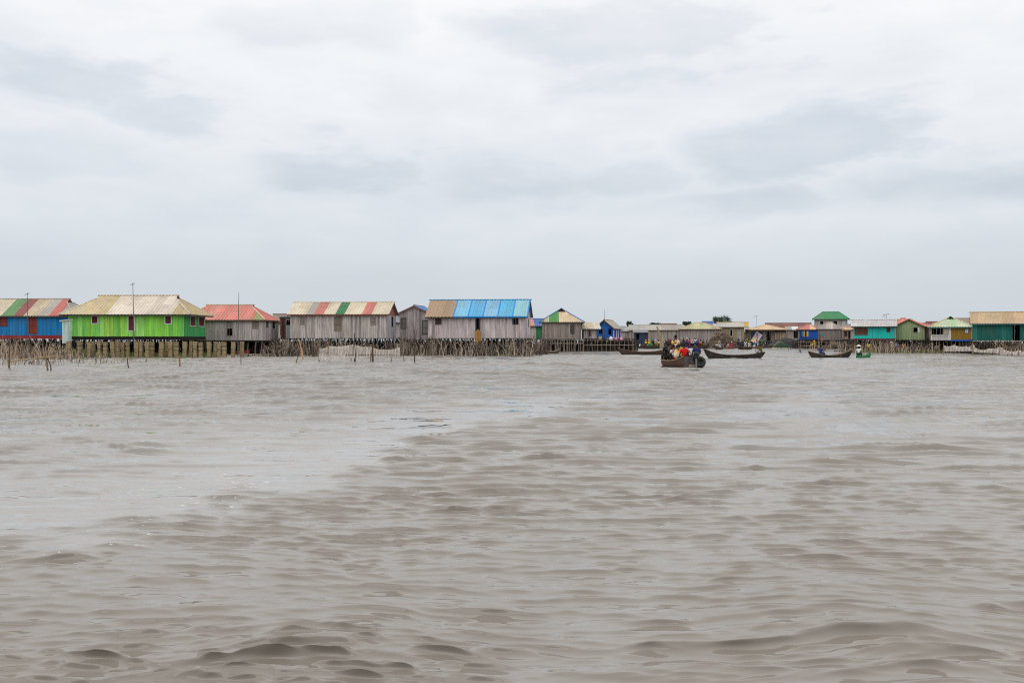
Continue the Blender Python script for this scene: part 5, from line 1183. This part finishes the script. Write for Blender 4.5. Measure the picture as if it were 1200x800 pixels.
for i, (px, ci_, hi_, st_) in enumerate(cr_spots):
    Y = YB(408.3) + (i % 3) * 1.1 - .9; cn, cc = CN[ci_]; hn, hk, hcc = HD[hi_]
    lb = 'person in %s %s %s in the market crowd' % (cn, 'standing' if st_ == 't' else 'sitting', hn)
    person('stand' if st_ == 't' else 'sit', (X(px, Y), Y, .25 if st_ == 't' else .75), random.uniform(-180, 180), cc, mul(cc, .5) if i % 2 else sr(60, 50, 60), lb, hk, hcc or (.5, .5, .5), 1.06, 'people of the floating market')
# goods on the market boats
for i, (px, cc, lb) in enumerate(((762, sr(60, 120, 80), 'green bundle at the left end of the market'), (783, sr(200, 150, 160), 'pink bundle between people in the market'), (826, sr(90, 76, 66), 'brown bundle at the right end of the market'))):
    Y = YB(408.4); m = MB(); m.ell(0, 0, 0, .5, .4, .38, cc, 10, 7, .08); o_ = m.build('bundle', M['cloth'], None, True, (X(px, Y), Y - .1, .75)); tag(o_, lb, 'bundle', 'bundles in the market')
# tall raised prow leaning
Y = 176; m = MB(); a, b_ = Vector((X(776, Y), Y, .2)), Vector((X(769.5, Y), Y, Z(382.5, Y)))
for k in range(8):
    t0, t1 = k / 8, (k + 1) / 8; w0, w1 = .42 * (1 - t0 * .75), .42 * (1 - t1 * .75); p0, p1 = a.lerp(b_, t0) + Vector((.2 * math.sin(t0 * 3), 0, 0)), a.lerp(b_, t1) + Vector((.2 * math.sin(t1 * 3), 0, 0))
    m.hexa((p0 + Vector((-w0, -.08, 0)), p0 + Vector((w0, -.08, 0)), p0 + Vector((w0, .08, 0)), p0 + Vector((-w0, .08, 0))), (p1 + Vector((-w1, -.08, 0)), p1 + Vector((w1, -.08, 0)), p1 + Vector((w1, .08, 0)), p1 + Vector((-w1, .08, 0))), jit(sr(140, 122, 92), .1))
o_ = m.build('boat_prow', M['wood']); tag(o_, 'tall slanting wooden prow rising above the market crowd', 'prow')

# boats beyond
c_, L_, Y_ = at_pir(836.5, 849.5, 409.4); pg = hull_obj('pirogue', 'small laden canoe coming down the channel', c_, 60, L=4.0, B=1.1, fb=.32, rise=.4, c=sr(84, 64, 52), ci=sr(120, 100, 80), group='boats in the channel')
person('sit', (X(843, Y_), Y_, .50), 180, sr(205, 190, 150), sr(200, 200, 205), 'person in beige top and straw hat in the small laden canoe', 'hat', sr(206, 190, 130)); person('sit', (X(840, Y_ + 1), Y_ + 1, .35), 180, sr(225, 225, 228), sr(220, 220, 225), 'person in white sitting left in the small laden canoe', 'hair'); person('sit', (X(846, Y_ + 1), Y_ + 1, .35), 170, sr(130, 120, 160), sr(80, 60, 60), 'person in mauve sitting right in the small laden canoe', 'hair')
c_, L_, Y_ = at_pir(849, 861, 408.6); pg = hull_obj('pirogue', 'low canoe carrying a person in bright pink red', c_, 4, L=L_, B=.9, fb=.25, rise=.25, c=sr(96, 72, 58), ci=sr(130, 100, 80), group='boats in the channel')
person('sit', (X(857.5, Y_), Y_, .40), 120, sr(224, 36, 80), sr(210, 60, 90), 'person in bright pink red top and white cap in the low canoe', 'scarf', sr(230, 225, 225)); person('sit', (X(853.5, Y_), Y_, .35), 120, sr(210, 180, 165), sr(190, 160, 150), 'person in pale salmon top in the low canoe', 'hair')
c_, L_, Y_ = at_pir(864, 882, 409.2); pg = hull_obj('pirogue', 'broad boat full of people in green and yellow hats', c_, 175, L=L_, B=1.3, fb=.42, rise=.22, c=sr(72, 58, 50), ci=sr(100, 84, 70), group='boats in the channel')
for px, cc, hc_, lb, dy in ((867.5, sr(44, 56, 50), sr(190, 200, 60), 'person in dark green and lime headscarf at the left of the broad boat', 0), (873.5, sr(210, 205, 200), sr(170, 150, 90), 'person in grey white and tan hat in the middle of the broad boat', .6), (878, sr(220, 215, 205), sr(190, 205, 90), 'person in cream with lime headscarf at the right of the broad boat', 0), (870.5, sr(60, 50, 110), sr(60, 50, 120), 'person in violet at the back of the broad boat', 1.2), (875.5, sr(100, 110, 60), sr(200, 200, 110), 'person in olive with pale yellow headscarf in the broad boat', 1.2)):
    person('sit', (X(px, Y_ + dy), Y_ + dy, .50 + dy * .3), 170, cc, mul(cc, .8), lb, 'scarf', hc_, 1.05)
# sail-like sheet boat
c_, L_, Y_ = at_pir(880, 894, 408.0); pg = hull_obj('pirogue', 'canoe carrying a tilted patched sheet as sail', c_, 178, L=L_, B=.9, fb=.3, rise=.3, c=sr(110, 80, 62), ci=sr(140, 110, 84), group='boats in the channel')
person('sit', (X(884.3, Y_), Y_, .45), 150, sr(40, 140, 215), sr(225, 225, 230), 'person in sky blue shirt under the patched sail', 'hair')
m = MB(); q = [(880, 399.5), (887.3, 402), (894.5, 392.5), (887.5, 388)]
P = [Vector((X(a, Y_), Y_ + .5, Z(b_, Y_))) for a, b_ in q]; n = 10
g = [[(P[0].lerp(P[1], i / n)).lerp(P[3].lerp(P[2], i / n), j / n) + Vector((0, .35 * math.sin(math.pi * i / n) * math.sin(math.pi * j / n), 0)) for j in range(n + 1)] for i in range(n + 1)]
for i in range(n):
    for j in range(n): m.face((g[i][j], g[i + 1][j], g[i + 1][j + 1], g[i][j + 1]), sr(226, 196, 168) if (j < 5) else sr(196, 180, 190))
rt = empty('sail', (X(887, Y_), Y_, 0)); tag(rt, 'patched peach and lilac sheet stretched as a sail above the canoe', 'sail')
o_ = m.build('sail_cloth', M['cloth'], rt, True); o_.location = (-rt.location.x, -rt.location.y, 0)
m = MB(); m.tube((P[1] + Vector((.3, 0, 0)), P[3]), .04, sr(90, 76, 60), n=5); m.tube((Vector((X(886, Y_), Y_ + .4, .2)), P[3].lerp(P[2], .2)), .04, sr(90, 76, 60), n=5); o_ = m.build('spar', M['wood'], rt); o_.location = (-rt.location.x, -rt.location.y, 0)

# dark net heap, green tarpaulin boat
Y = 172
def mound(name, label, cat, pa, pb, yt, Y, dep, c, mat, lumps=.12):
    x0, x1 = X(pa, Y), X(pb, Y); nx, ny = 26, 9; g = []
    for i in range(nx + 1):
        t = i / nx; row = []
        for j in range(ny + 1):
            s = -1 + 2 * j / ny; hh = Z(yt, Y) * max(0, 1 - abs(2 * t - 1) ** 1.7) * max(0, 1 - s * s) ** .6
            row.append((x0 + (x1 - x0) * t - (x0 + x1) / 2, s * dep, hh * (1 + random.uniform(-lumps, lumps)) - .05))
        g.append(row)
    m = MB()
    for i in range(nx):
        for j in range(ny): m.face((g[i][j], g[i + 1][j], g[i + 1][j + 1], g[i][j + 1]), jit(c, .2))
    o = m.build(name, M[mat], None, False, ((x0 + x1) / 2, Y, 0)); tag(o, label, cat); return o
mound('net_heap', 'long dark heap of black nets on the bank before the apricot roofed house', 'net heap', 896, 946, 395.8, 217, 2.6, (.035, .033, .033), 'cloth')
rt = empty('upturned_boat', (X(917, 210), 210, 0)); tag(rt, 'upturned boat covered with green tarpaulin at the waterline', 'boat')
m = MB(); n = 16; xl_, xr_ = X(905, 210) - rt.location.x, X(930, 210) - rt.location.x
pr = []
for i in range(n + 1):
    t = i / n; hh = Z(400.3, 210) * (1 - abs((t - .33) / (.67 if t > .33 else .33)) ** 1.4); w_ = .75 * (1 - abs(2 * t - 1) ** 2) + .03
    pr.append([(xl_ + (xr_ - xl_) * t, w_ * math.cos(a), hh * math.sin(a) - .03) for a in [math.pi * k / 8 for k in range(9)]])
for i in range(n):
    for j in range(8): m.face((pr[i][j], pr[i + 1][j], pr[i + 1][j + 1], pr[i][j + 1]), jit(sr(50, 74, 56), .12))
m.build('tarpaulin', M['cloth'], rt, True)
m = MB(); m.tube([Vector(pr[i][8]) + Vector((0, -.1, .03)) for i in range(n + 1)], .06, sr(170, 164, 110), n=5); m.tube([Vector(pr[i][4]) + Vector((0, -.05, .05)) for i in range(0, 8)], .05, sr(176, 168, 120), n=5); m.build('gunwale', M['wood'], rt)

# woman in teal, yellow shirt, basket
Y = 192.5
person('stand', (X(963.3, Y), Y, Z(400.6, Y)), 150, sr(20, 140, 130), sr(190, 120, 110), 'woman in teal standing on the bank before the dark weathered hut', 'scarf', sr(20, 160, 150), 1.0)
person('hunch', (X(965, YB(412)), YB(412) + 4, 1.05), 90, sr(236, 190, 24), sr(230, 180, 30), 'person in bright yellow shirt crouching behind the round fish basket', 'hair', s=1.0)
rt = empty('fish_basket', (X(965, YB(411)), YB(411) + 1, 0)); tag(rt, 'wide grey fish basket trap standing on stakes in the channel', 'basket')
m = MB(); n = 26
for k in range(n):
    a = 6.283 * k / n; m.tube(((.62 * math.cos(a), .62 * math.sin(a), .05), (.72 * math.cos(a + .08), .72 * math.sin(a + .08), .55)), .02, jit(sr(140, 124, 104), .2), n=4)
for z in (.08, .3, .55): m.tube([(.66 * math.cos(6.283 * k / 20), .66 * math.sin(6.283 * k / 20), z) for k in range(21)], .03, sr(130, 114, 96), n=5)
m.box(-.68, .68, -.3, .3, .42, .47, sr(120, 106, 90)); m.build('basket', M['brush'], rt)
for px in (-.5, .5):
    m = MB(); m.tube(((px, 0, -.5), (px, 0, .4)), .05, sr(120, 104, 84), n=6); m.build('leg', M['brush'], rt)
# people and things under and around the right houses
for (px, Y, z, k, tc_, bc_, lb, hd, hcc) in ((1044.5, 138, .55, 'sit', sr(225, 225, 225), sr(120, 110, 110), 'person in white under the edge of the olive house', 'scarf', sr(230, 230, 230)), (1051.5, 138, .5, 'sit', sr(150, 170, 210), sr(160, 60, 70), 'person in pale blue seated under the olive house', 'hair', None), (1058.8, 138, .5, 'sit', sr(226, 140, 90), sr(120, 80, 60), 'person in orange seated under the olive house', 'hair', None),
                                            (1017.5, 138, .5, 'sit', sr(228, 214, 70), sr(60, 60, 60), 'person in yellow seated among the stilts of the turquoise house', 'hair', None), (883, 224, 1.0, 'sit', sr(30, 160, 100), sr(60, 100, 60), 'person in emerald green seated before the apricot roofed house', 'hair', None), (865.5, 222, .45, 'stand', sr(60, 56, 130), sr(50, 48, 100), 'person in indigo standing at the wall of the mud brown house', 'hair', None),
                                            (893, 222, 1.1, 'sit', sr(40, 150, 90), sr(90, 110, 60), 'person in green beside the white lamp pole', 'hair', None)):
    person(k, (X(px, Y), Y, z), 170, tc_, bc_, lb, hd, hcc or (.5, .5, .5))
# platforms / decks
def deck(label, pa, pb, yt, Y, dep, n=6):
    r = empty('jetty', (X((pa + pb) / 2, Y), Y, 0)); tag(r, label, 'jetty'); w2 = (X(pb, Y) - X(pa, Y)) / 2; z = Z(yt, Y)
    m = MB(); k = int(w2 * 2 / .2)
    for i in range(k): a = -w2 + i * .2; m.box(a, a + .185, -dep / 2, dep / 2, z - .05 + random.uniform(0, .01), z + random.uniform(0, .01), jit(sr(132, 118, 104), .2))
    m.build('deck', M['wood'], r)
    for i in range(n):
        for s in (-1, 1): inst('stilt', random.choice(stilt_meshes), r, (-w2 + .1 + (2 * w2 - .2) * i / (n - 1), s * dep * .45, -.5), (0, random.uniform(-.05, .05), 0), (1, 1, z + .45))
    m = MB(); m.tube(((-w2, -dep / 2 - .06, z - .75), (w2, -dep / 2 - .06, z - .75)), .04, sr(150, 138, 124), n=5); m.build('rail', M['wood'], r)
deck('long plank walkway along the front of the pyramid roof hut', 634, 684, 396.4, 146.5, 1.2, 10)
deck('low plank jetty with clutter before the blue panelled house', 683, 742, 398.6, 152, 1.6, 12)
deck('plank landing before the royal blue hut and the dark hut', 936, 998, 400.6, 192.6, 1.4, 9)
deck('low plank landing along the bank beside the red boat', 282, 325, 414.6, 104, .8, 7)
c_, L_, Y_ = at_pir(273, 293, 416.4); hull_obj('pirogue', 'red painted canoe lying under the red roofed house', (c_[0], c_[1]), 2, L=L_, B=.7, fb=.42, rise=.2, c=sr(176, 60, 56), ci=sr(190, 90, 80), group='moored pirogues', thwarts=1)
# bundles of clutter on the jetties
for px, yt, Y, s, cc, lb in ((703, 393.5, 152, .55, sr(168, 140, 104), 'round straw bundle on the jetty before the blue house'), (712, 396, 152, .35, sr(110, 90, 76), 'small brown sack on the jetty'), (722, 396, 152, .4, sr(214, 130, 160), 'pink cloth bundle on the jetty'), (716, 395, 152, .5, sr(226, 224, 224), 'white sack standing on the jetty'), (728, 397, 152, .4, sr(230, 150, 190), 'light pink bundle at the right of the jetty'), (735, 396, 152, .45, sr(96, 84, 76), 'dark sack at the right end of the jetty')):
    m = MB(); m.ell(0, 0, s * .5, s * .6, s * .5, s * .62, cc, 10, 7, .08); o_ = m.build('sack', M['cloth'], None, True, (X(px, Y), Y, Z(398.6, Y))); tag(o_, lb, 'sack')
# laundry on the royal blue hut
for px, cc, lb in ((940.5, sr(40, 130, 190), 'light blue cloth hanging on the royal blue hut'), (941.8, sr(230, 170, 60), 'yellow cloth hanging on the royal blue hut'), (944, sr(40, 44, 60), 'dark cloth hanging on the royal blue hut'), (946, sr(228, 190, 140), 'peach cloth hanging on the royal blue hut')):
    Y = 204.0; m = MB(); w_ = .2; zt = Z(388, Y)
    for i in range(6): a = -w_ + i * w_ / 3; m.box(a, a + w_ / 3, -.03 - .03 * (i % 2), -.01 - .03 * (i % 2), zt - 1.05 - .05 * (i % 3), zt, jit(cc, .08))
    o_ = m.build('hanging_cloth', M['cloth'], None, False, (X(px, Y), Y, 0)); tag(o_, lb, 'cloth', 'laundry on the royal blue hut')

# tangle of piles and debris, coloured near-black for the deep shade under the houses
SHADE_DK = [sr(46, 40, 37), sr(62, 54, 49), sr(34, 30, 28), sr(88, 76, 66)]
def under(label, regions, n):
    sticks('debris', label, 'debris', regions, n, (1.25, 1.86), SHADE_DK, .12, (.04, .09), .5)
under('piles and debris coloured dark as the shade under the blue and lime green houses', [reg(-30, 90, 109, 113), reg(84, 240, 103.5, 107)], 1300)
under('piles and debris coloured dark as the shade under the red roofed and striped roof houses', [reg(236, 325, 110, 114), reg(325, 470, 112, 116)], 1300)
under('piles and debris coloured dark as the shade under the long blue roofed house', [reg(465, 622, 114, 119)], 1000)
under('piles and debris coloured dark as the shade under the pyramid roof hut', [reg(634, 745, 152, 157, 1.08)], 700)
under('piles and debris coloured dark as the shade behind the market', [reg(735, 800, 229, 236, 1.02), reg(797, 846, 213, 218, 1.0), reg(845, 880, 226, 231, 1.02), reg(876, 935, 233, 240, 1.02)], 1100)
under('piles and debris coloured dark as the shade under the houses right of the channel', [reg(935, 1000, 197, 206, 1.04), reg(996, 1092, 143, 148, 1.04)], 1100)
under('piles and debris coloured dark as the shade under the mustard and teal houses', [reg(1090, 1142, 138, 142, 1.0), reg(1138, 1215, 121, 128, .92)], 900)
